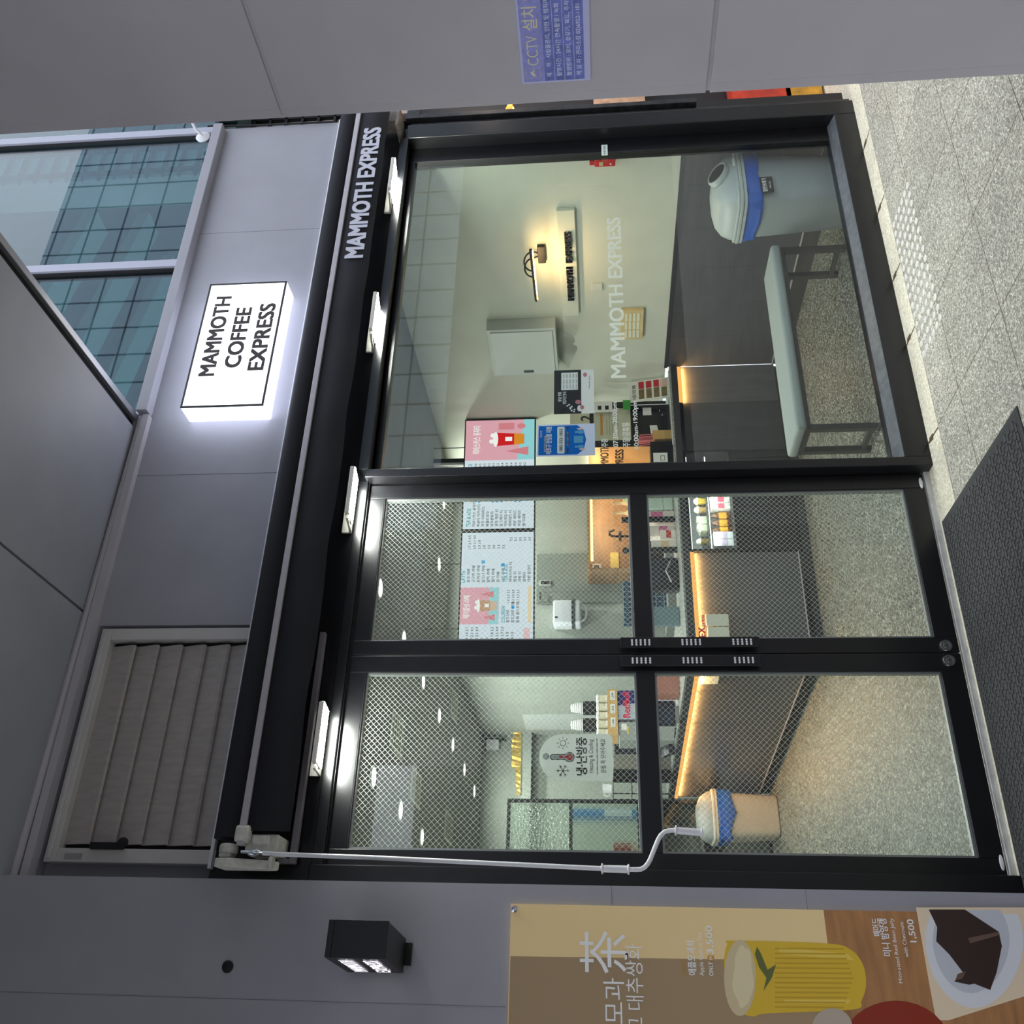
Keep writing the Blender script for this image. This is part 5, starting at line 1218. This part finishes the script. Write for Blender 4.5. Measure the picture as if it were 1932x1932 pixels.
# kiosk
YK = 2.58
ki = thing('order_kiosk', 'black order kiosk with a cream screen standing on the worktop behind the window', 'kiosk', (4.45, YK, TOP))
a, b = tp_(1112, 838, YK), tp_(1255, 757, YK)
KL, KR = tp_(1200, 838, YK).x, tp_(1200, 757, YK).x
MB().box((KL, YK, TOP+.02), (KR, YK+.04, 1.60)).build('kiosk_body', mat('kiosk_black', (14, 14, 16), .25), ki, bevel=.006)
MB().box((KL+.05, YK-.02, TOP), (KR-.05, YK+.16, TOP+.02)).build('kiosk_foot', M_blackm, ki)
KM = frame((KL, YK, 0), (1, 0, 0), (0, 0, 1)); kw = KR-KL
sz = (tp_(1190, 800, YK).z, tp_(1120, 800, YK).z)
patch('kiosk_screen', film('cream_screen', (214, 214, 190), .1), ki, KM, [rect(kw*.10, sz[0], kw*.88, sz[1])], .0006)
patch('screen_stripe', mat('screen_gold', (206, 140, 50), .5), ki, KM, [rect(kw*.22, sz[1]-.075, kw*.72, sz[1]-.055)], .001)
patch('screen_lines', mat('screen_lines', (120, 120, 108), .6), ki, KM, [rect(kw*.22, sz[1]-.11-.022*k, kw*(.78 if k % 2 else .6), sz[1]-.107-.022*k) for k in range(5)], .001)
patch('payment_icons', M_print_w, ki, KM, [rect(kw*.66, 1.09, kw*.86, 1.16), [(kw*.16, 1.03), (kw*.42, 1.05), (kw*.42, 1.11), (kw*.16, 1.10)]]+[rect(kw*(.64+.1*k), 1.0+.02*k, kw*(.68+.1*k), 1.005+.02*k) for k in range(3)], .0006)
# header card with the figure 2
a, b = tp_(1080, 806, 2.80), tp_(1121, 781, 2.80)
hc = thing('number_card', 'cream card with an orange corner and a black 2 above the kiosk', 'card', (a.x, 2.80, b.z))
MB().box((a.x-.12, 2.795, 1.602), (b.x+.06, 2.805, a.z+.02)).build('card_sheet', mat('card_cream', (226, 222, 196), .6), hc)
HMc = frame((a.x, 2.795, b.z), (1, 0, 0), (0, 0, 1))
lettering('card_number', M_print_k, hc, HMc, [('2', .06, .03, .085, None, 'l', .02)], .0008)
patch('card_corner', mat('card_orange', (222, 160, 60), .6), hc, HMc, [[(-.12, a.z+.02-b.z), (-.12, a.z-.06-b.z), (-.02, a.z+.02-b.z)]], .0006)
MB().box((a.x-.02, 2.807, TOP), (a.x+.0, 2.827, 1.72)).build('card_stand', M_blackm, hc)
# small white card
a, b = tp_(1121, 772, 2.5), tp_(1155, 752, 2.5)
sc2 = thing('info_card', 'small white info card with two tiny black pictures right of the kiosk', 'card', (a.x, 2.5, b.z))
MB().box((a.x, 2.54, b.z), (b.x, 2.545, a.z)).build('card_sheet', M_print_w, sc2)
patch('card_pictures', M_print_k, sc2, frame((a.x, 2.54, b.z), (1, 0, 0), (0, 0, 1)), [rect(.02, .03, .06, .06), rect(.02, .09, .06, .12)], .0006)
MB().box((a.x+.04, 2.546, TOP), (a.x+.055, 2.556, a.z)).build('card_post', M_blackm, sc2)
# stamp menu stand
YS = 2.46
a, b = tp_(1187, 752, YS), tp_(1258, 706, YS)
ms = thing('menu_stand', 'white menu stand with red and brown panels on the worktop by the wall', 'menu stand', (a.x, YS, TOP))
mz = a.z
MM = frame((a.x, YS, TOP), (1, 0, 0), (0, .18, 1)); mw, mh = min(b.x, RX-.03)-a.x, mz-TOP
MB().box((0, 0, -.006), (mw, mh, 0)).build('stand_sheet', mat('stand_white', (232, 232, 226), .5), ms, local=False) if False else None
bmm = MB().box((0, 0, -.006), (mw, mh, 0)); bmm.bm.transform(MM); bmm.build('stand_sheet', mat('stand_white', (232, 232, 226), .5), ms)
patch('red_tabs', mat('tab_red', (190, 30, 36), .5), ms, MM, [rect(mw*.60, mh*(.62-.19*k), mw*.94, mh*(.76-.19*k)) for k in range(3)], .0006)
patch('brown_pictures', mat('tab_brown', (120, 100, 60), .5, noise=.4, nscale=60), ms, MM, [rect(mw*.10, mh*(.62-.19*k), mw*.58, mh*(.76-.19*k)) for k in range(4)], .0006)
patch('receipt_print', mat('receipt_pink', (230, 190, 184), .6), ms, MM, [rect(mw*.55, mh*.04, mw*.94, mh*.22)], .001)
lettering('stand_title', M_print_k, ms, MM, [('스탬프 무료 혜택', mw*.1, mh*.83, mh*.08, mw*.7, 'l', .02)], .0006)
# green tag
a, b = tp_(1175, 756, 2.5), tp_(1186, 738, 2.5)
a.x -= .03; b.x -= .03
a.x -= .06; b.x -= .06
gt = thing('green_tag', 'little green tag on a stick left of the white menu stand', 'tag', (a.x, 2.5, TOP))
MB().box((a.x, 2.5, b.z-.01), (b.x, 2.504, a.z)).build('tag_board', mat('tag_green', (60, 160, 70), .5), gt)
MB().tube([((a.x+b.x)/2, 2.507, TOP), ((a.x+b.x)/2, 2.507, a.z)], .003, 6).build('tag_stick', M_white, gt)
# straw box
YT = 2.45
a, b = tp_(1232, 828, YT), tp_(1262, 811, YT)
sb2 = thing('straw_box', 'pale wooden box full of pink straws on the worktop', 'straw box', ((a.x+b.x)/2, YT, TOP))
wz = max(a.z, TOP+.12)
f = MB().box((a.x, YT, TOP), (b.x, YT+.01, wz)).box((a.x, YT+.10, TOP), (b.x, YT+.11, wz)).box((a.x, YT+.01, TOP), (a.x+.01, YT+.10, wz)).box((b.x-.01, YT+.01, TOP), (b.x, YT+.10, wz)).box((a.x+.01, YT+.01, TOP), (b.x-.01, YT+.10, TOP+.01))
f.build('wood_box', mat('straw_box_wood', (206, 164, 100), .55, noise=.15, nscale=8), sb2)
for i in range(22):
    x = a.x+.015+(b.x-a.x-.03)*random.random(); y = YT+.02+.07*random.random(); dx = (x-(a.x+b.x)/2)*.5
    MB().tube([(x, y, TOP+.012), (x+dx-.02, y+random.uniform(-.01, .01), TOP+.25+random.uniform(0, .02))], .0045, 6).build('straw', mat('straw_pink', (214, 120, 122), .5), sb2)
# card reader block with white label
YR = 2.44
a, b = tp_(1228, 873, YR), tp_(1266, 832, YR)
cr2 = thing('card_reader', 'black card reader with a white label at the left edge of the window view', 'card reader', ((a.x+b.x)/2, YR, TOP))
MB().box((a.x-.05, YR, TOP), (b.x, YR+.14, max(a.z, TOP+.12))).build('reader_body', mat('kiosk_black', (14, 14, 16), .25), cr2, bevel=.006)
c0, c1 = tp_(1233, 872, YR), tp_(1259, 854, YR)
RMx = frame((c0.x, YR, c1.z), (1, 0, 0), (0, 0, 1))
patch('reader_label', M_print_w, cr2, RMx, [rect(0, 0, c1.x-c0.x, c0.z-c1.z)], .0006)
patch('label_drawing', mat('screen_lines', (120, 120, 108), .6), cr2, RMx, [rect(.012, .02, .06, .026), rect(.012, .05, .06, .056), rect(.012, .026, .018, .05), rect(.054, .026, .06, .05)], .001)
# clear acrylic guard on the worktop
gd = thing('acrylic_guard', 'clear acrylic guard standing along the worktop edge behind the window', 'guard', (4.4, 2.40, TOP))
MB().box((4.12, 2.398, TOP), (4.84, 2.402, TOP+.06)).build('acrylic_sheet', M_glass, gd)
MB().box((4.12, 2.392, TOP), (4.84, 2.398, TOP+.006)).build('acrylic_foot', M_white, gd)

# things behind the display case, seen over the middle rail of the right door
def item(name, label, cat, x0, x1, ya_, yb_, Y, dp, m, group=None, bevel=.004, zfloor=TOP, parts=None):
    """a box on the worktop whose front shows between photo x0..x1 and y ya_ (left) .. yb_ (right)"""
    a, b = at(x0, ya_, Y=Y), at(x1, yb_, Y=Y)
    t = thing(name, label, cat, ((a.x+b.x)/2, Y, zfloor), group)
    z1 = at(x0, (ya_+yb_)/2, Y=Y).z
    MB().box((a.x, Y, zfloor), (b.x, Y+dp, z1)).build('body', m, t, bevel=bevel)
    return t, a.x, b.x, zfloor, z1
M_term = mat('terminal_black', (24, 26, 34), .3)
t, x0, x1, z0, z1 = item('order_terminal', 'black order terminal with its back to the doors on the right worktop', 'terminal', 1222, 1280, 1112, 1050, 2.60, .10, M_term, bevel=.02)
MB().box((x0+.03, 2.597, z1-.10), (x1-.03, 2.60, z1-.03)).build('back_panel', mat('terminal_navy', (34, 38, 58), .4), t)
MB().tube([(x0+.05, 2.58, z0+.06), ((x0+x1)/2, 2.56, z0+.10), (x1-.05, 2.58, z0+.06)], .006, 8).build('cable', M_alu, t, smooth=True)
t, x0, x1, z0, z1 = item('terminal_screen', 'blue-grey screen back left of the black order terminal', 'terminal', 1232, 1276, 1180, 1144, 2.75, .03, mat('screen_back', (112, 134, 142), .35), bevel=.006)
MB().box(((x0+x1)/2-.02, 2.78, z0), ((x0+x1)/2+.02, 2.82, z0+.2)).build('stand', M_blackm, t)
for k, (xa, ya_, yb_, lab) in enumerate(((1240, 1012, 992, 'pink and white carton right of the order terminal'), (1226, 985, 965, 'tall pink and white carton right of the two black poles'))):
    a, b = at(xa, ya_, Y=2.7), at(xa, yb_, Y=2.7)
    carton('goods_carton', lab, 'carton', a.x, b.x, 2.7, 2.78, TOP, a.z+(.1 if k else .06), (240, 226, 216), (226, 110, 160))
for k, (xa, ya_, yb_, lab) in enumerate(((1264, 1016, 1000, 'white carton with red print beside the black pole'), (1230, 1036, 1020, 'cream carton nearest the order terminal'))):
    a, b = at(xa, ya_, Y=2.66), at(xa, yb_, Y=2.66)
    carton('goods_carton', lab, 'carton', a.x, b.x, 2.655, 2.69, TOP, max(a.z, TOP+.12), (240, 232, 220), (206, 60, 50) if k == 0 else (230, 200, 160))
for k, y in enumerate((1036, 978)):
    q = at(1260, y, Y=2.62)
    tag(MB().box((q.x-.018, 2.62, TOP), (q.x+.018, 2.65, 1.36)).build('black_pole', M_blackm), 'upright black pole on the right worktop, %s' % ('left of the cartons' if k == 0 else 'right of the cartons'), 'pole')
a = at(1255, 950, Y=2.68)
tw = thing('folded_towel', 'pale mint towel hanging at the right edge of the right door glass', 'towel', (a.x, 2.7, TOP))
MB().box((a.x-.04, 2.70, TOP), (a.x+.10, 2.76, 1.10)).box((a.x-.045, 2.695, 1.02), (a.x+.105, 2.765, 1.24)).build('towel_cloth', mat('towel_mint', (206, 224, 208), .9, bump=.3, bscale=60), tw, bevel=.015, seg=3, smooth=True)
a = at(1228, 960, Y=3.0)
carton('goods_carton', 'yellow-green carton high at the right edge of the right door glass', 'carton', a.x, a.x+.12, 2.80, 2.88, TOP, 1.34, (214, 206, 140), (70, 150, 60))

# ================================================================== THINGS ON THE LONG LEFT RUN
YL = 3.9
a, b = at(1166, 1357, Y=YL), at(1166, 1303, Y=YL)
dk2 = thing('drink_carton', 'blue, silver and red drink carton on the long worktop behind the left door', 'carton', ((a.x+b.x)/2, YL, TOP))
zt_c = a.z; zb_c = 1.14
MB().box((a.x, YL, TOP+.0), (b.x, YL+.3, zt_c)).build('box_body', mat('carton_silver', (176, 182, 196), .4), dk2, bevel=.003)
DM = frame((a.x, YL, zb_c), (1, 0, 0), (0, 0, 1)); dw, dh = b.x-a.x, zt_c-zb_c
patch('navy_field', mat('carton_navy', (30, 36, 104), .4), dk2, DM, [[(dw*.48, dh), (dw, dh), (dw, dh*.12), (dw*.56, dh*.42)]], .0006)
patch('yellow_disc', mat('carton_yellow', (240, 180, 30), .4), dk2, DM, [oval(dw*.36, dh*.28, dw*.20, dh*.20)], .0009)
lettering('carton_lettering', mat('carton_red', (214, 30, 66), .4), dk2, DM, [('RedBull', dw*.06, dh*.62, dh*.22, dw*.88, 'l', .03)], .0012)
# kraft tray on the carton and the grey box beside it
gb_, x0, x1, z0, z1 = item('grey_box', 'grey terminal box with yellow label next to the drink carton', 'box', 1168, 1200, 1397, 1362, YL, .25, mat('box_dull', (150, 156, 152), .5))
patch('yellow_label', mat('label_yellow', (236, 200, 60), .5), gb_, frame((x0, YL, z1-.12), (1, 0, 0), (0, 0, 1)), [rect((x1-x0)*.35, .04, (x1-x0)*.75, .055)], .0006)
patch('white_label', M_print_w, gb_, frame((x0, YL, z1-.12), (1, 0, 0), (0, 0, 1)), [rect((x1-x0)*.55, .055, (x1-x0)*.9, .10)], .0008)
zs = max(z1, zt_c)+.002
ta, tb_ = at(1150, 1388, Y=YL), at(1150, 1301, Y=YL)
ky = thing('kraft_tray', 'kraft card tray with three price labels on top of the drink carton', 'tray', ((ta.x+tb_.x)/2, YL, zs))
tz = zs+.085
MB().box((ta.x, YL-.01, zs), (tb_.x, YL+.002, tz)).box((ta.x, YL+.24, zs), (tb_.x, YL+.25, tz)).box((ta.x, YL+.002, zs), (ta.x+.008, YL+.24, tz)).box((tb_.x-.008, YL+.002, zs), (tb_.x, YL+.24, tz)).box((ta.x+.008, YL+.002, zs), (tb_.x-.008, YL+.24, zs+.006)).build('tray_body', mat('kraft', (206, 164, 100), .7, noise=.08, nscale=20), ky)
KMt = frame((ta.x, YL-.01, zs), (1, 0, 0), (0, 0, 1)); kwd = tb_.x-ta.x
for i in range(3):
    lx_ = kwd*(.18+.29*i)
    lb_ = patch('price_label', M_print_w, ky, KMt, [rect(lx_, .02, lx_+.08, .06)], .0006)
    lettering('label_lettering', M_print_k, lb_, KMt, [('1,500', lx_+.01, .032, .016, .055, 'l', .02)], .001)
for i in range(5):
    cx = ta.x+.05+(kwd-.1)*i/4
    t = thing('snack_tub', 'clear tub of pale snacks in the kraft tray, %s' % ('leftmost', 'second from the left', 'middle', 'second from the right', 'rightmost')[i], 'tub', (cx, YL+.10, zs+.0065), 'snack tubs')
    MB().lathe([(.030, 0), (.036, .15), (.0, .15)], (cx, YL+.10, zs+.0065), 14).build('tub_body', mat('tub_cream', (226, 224, 204), .3), t, smooth=True)
    MB().lathe([(.039, .15), (.039, .165), (.028, .172), (0, .172)], (cx, YL+.10, zs+.0065), 14).build('tub_lid', mat('tub_lid_white', (240, 242, 236), .3), t, smooth=True)
    patch('tub_label', M_print_w, t, frame((cx-.024, YL+.10-.036, zs+.05), (1, 0, 0), (0, 0, 1)), [rect(0, 0, .048, .05)], .001)
# lid towers
for k, y in enumerate((1368, 1336)):
    q = at(1100, y, Y=4.35); zt2 = at(1076, y, Y=4.35).z
    t = thing('lid_tower', 'white tower of nested cup lids on a dark stand, %s one' % ('the left' if k == 0 else 'the right'), 'lids', (q.x, 4.35, TOP), 'lid towers')
    MB().box((q.x-.05, 4.31, TOP), (q.x+.05, 4.40, q.z-.0)).build('stand', M_blackm, t)
    prof = [(.0, q.z)]
    nn_ = 6
    for i in range(nn_):
        z = q.z+(zt2-q.z)*i/nn_; prof += [(.052-.022*(i/nn_)**2, z+.002), (.044-.022*(i/nn_)**2, z+(zt2-q.z)/nn_*.7)]
    prof += [(.006, zt2-.004), (.0, zt2)]
    MB().lathe(prof, (q.x, 4.35, 0), 20).build('lids', M_white, t, smooth=True)
# monitor, grey machine, wire shelf with cup
t, x0, x1, z0, z1 = item('dark_monitor', 'dark patterned monitor on the long worktop right of the grey machine', 'monitor', 1159, 1200, 1422, 1403, 4.3, .03, M_term)
t, x0, x1, z0, z1 = item('grey_machine', 'grey-brown machine between the monitor and the wire shelf', 'machine', 1157, 1200, 1451, 1424, 4.55, .25, mat('machine_grey', (118, 116, 106), .5))
MB().box((x0-.06, 4.551, z0), (x0-.001, 4.8, z1)).build('dark_side', M_blackm, t)
q, r_ = at(1156, 1497, Y=4.95), at(1156, 1462, Y=4.95)
sf = thing('wire_shelf', 'black wire shelf of trays at the far end of the long worktop', 'shelf', ((q.x+r_.x)/2, 5, TOP))
f = MB()
for x in (q.x, r_.x):
    for y in (4.95, 5.2): f.tube([(x, y, TOP), (x, y, q.z)], .006, 6)
for z in (q.z-.005, (q.z+TOP)/2+.08, TOP+.14):
    for y in (4.95, 5.2): f.tube([(q.x, y, z), (r_.x, y, z)], .005, 6)
    for x in (q.x, r_.x): f.tube([(x, 4.95, z), (x, 5.2, z)], .005, 6)
f.build('shelf_wires', M_blkmetal, sf)
for z in (q.z-.003, (q.z+TOP)/2+.083): MB().box((q.x, 4.95, z), (r_.x, 5.2, z+.004)).build('shelf_board', mat('tray_grey', (150, 156, 152), .4), sf)
cx = (q.x+r_.x)/2-.02
wc = thing('white_cup', 'white mug lying on top of the wire shelf', 'mug', (cx, 5.05, q.z+.002))
MB().lathe([(.035, 0), (.042, .006), (.045, .09), (.041, .09), (.036, .012), (0, .010)], (cx, 5.05, q.z+.0025), 18).build('mug_body', M_white, wc, smooth=True)
MB().tube([(cx-.044-.025*math.sin(t), 5.05, q.z+.05+.028*math.cos(t)) for t in [PI*i/8 for i in range(9)]], .005, 6).build('mug_handle', M_white, wc, smooth=True)
# lower things, seen under the middle rail
a, b = at(1235, 1313, Y=3.2), at(1266, 1276, Y=3.2)
carton('goods_carton', 'dusty pink carton on the long worktop under the middle rail of the left door', 'carton', a.x, b.x+.05, 3.15, 3.30, TOP, 1.16, (176, 116, 100), None)
a, b = at(1248, 1369, Y=3.35), at(1268, 1322, Y=3.35)
tb2 = thing('tablet_stand', 'tablet with a dark screen on a white stand on the long worktop', 'tablet', ((a.x+b.x)/2, 3.35, TOP))
MB().box((a.x, 3.35, TOP+.03), (b.x, 3.37, 1.12)).build('tablet', M_term, tb2, bevel=.004)
MB().box((a.x-.005, 3.372, TOP+.02), (b.x+.005, 3.385, 1.135)).build('back_shell', M_white, tb2)
MB().box((a.x+.03, 3.386, TOP), (b.x-.03, 3.46, TOP+.02)).build('foot', M_white, tb2)
MB().box((a.x+.012, 3.348, TOP+.045), (b.x-.012, 3.351, 1.105)).build('screen', mat('tablet_screen', (36, 46, 62), .2), tb2)
a, b = at(1243, 1422, Y=4.0), at(1262, 1402, Y=4.0)
pm2 = thing('payment_pad', 'small dark payment pad on the long worktop near its middle', 'payment pad', ((a.x+b.x)/2, 4.0, TOP))
MB().prism([(a.x, 4.0, TOP), (b.x, 4.0, TOP), (b.x, 4.0, TOP+.05), (a.x, 4.0, TOP+.05)], (0, .12, .06)).build('pad_body', M_term, pm2)
q = at(1262, 1440, Y=4.25)
tag(MB().tube([(2.28, 3.45, TOP+.007), (2.24, 3.6, TOP+.007), (2.22, 3.75, TOP+.007), (2.20, 3.86, TOP+.007)], .006, 8).build('black_cable', M_blackm, smooth=True), 'black cable lying on the long worktop', 'cable')

# ================================================================== FAR WALL
wb = thing('wall_router', 'white box on a black bracket high on the far wall', 'router', at(926, 1402, Y=FYK))
a, b = at(917, 1412, Y=FYK-.12), at(941, 1395, Y=FYK-.12)
MB().box((a.x, FYK-.12, b.z), (b.x, FYK-.02, a.z)).build('router_case', M_white, wb, bevel=.006)
MB().box((b.x+.01, FYK-.05, b.z-.08), (b.x+.03, FYK, a.z+.02)).box((a.x, FYK-.02, b.z), (b.x+.03, FYK, b.z+.03)).build('bracket', M_blackm, wb)
gl_ = thing('gold_garland', 'crumpled gold foil strip lying along the beam of the far wall', 'garland', at(966, 1430, Y=7.35))
g = MB(); prev = None; random.seed(3)
a, b = at(968, 1500, Y=7.33), at(968, 1374, Y=7.33)
pts_ = []
for i in range(25):
    x = a.x+(b.x-a.x)*i/24; pts_.append(((x, 7.34+.01*random.random(), 2.522), (x, 7.33+.02*random.random(), 2.522+(.10 if i > 9 else .04)+.02*random.random())))
for p, q in zip(pts_, pts_[1:]): g.quad(p[0], q[0], q[1], p[1])
bmesh.ops.remove_doubles(g.bm, verts=g.bm.verts, dist=1e-5)
gm = g.build('foil', mat('gold_foil', (226, 188, 96), .3, .6, bump=.5, bscale=30), gl_)
so = gm.modifiers.new('solid', 'SOLIDIFY'); so.thickness = .004
cb2 = thing('tall_cabinet', 'tall white cabinet with a dark opening at the right of the far room', 'cabinet', (2.9, 6.5, 0))
a, b = at(1000, 1320, Y=6.6), at(1000, 1270, Y=6.6)
zt3 = at(986, 1300, Y=6.6).z
MB().box((a.x, 6.6, 0), (3.24, 7.2, zt3)).build('cabinet_body', mat('cabinet_white', (200, 206, 204), .5), cb2, bevel=.004)
o0, o1 = at(1020, 1313, Y=6.6), at(1044, 1286, Y=6.6)
MB().box((o0.x, 6.594, o1.z), (o1.x, 6.6, o0.z)).build('dark_opening', mat('opening_dark', (62, 66, 66), .6), cb2)
o0, o1 = at(1044, 1313, Y=6.6), at(1112, 1286, Y=6.6)
MB().box((o0.x, 6.595, o1.z), (o1.x, 6.6, o0.z)).build('grey_door', mat('door_mist', (160, 168, 170), .5), cb2)
MB().box((o1.x, 6.55, o1.z), (o1.x+.03, 6.6, at(1020, 1300, Y=6.6).z)).build('pull_rail', M_white, cb2)
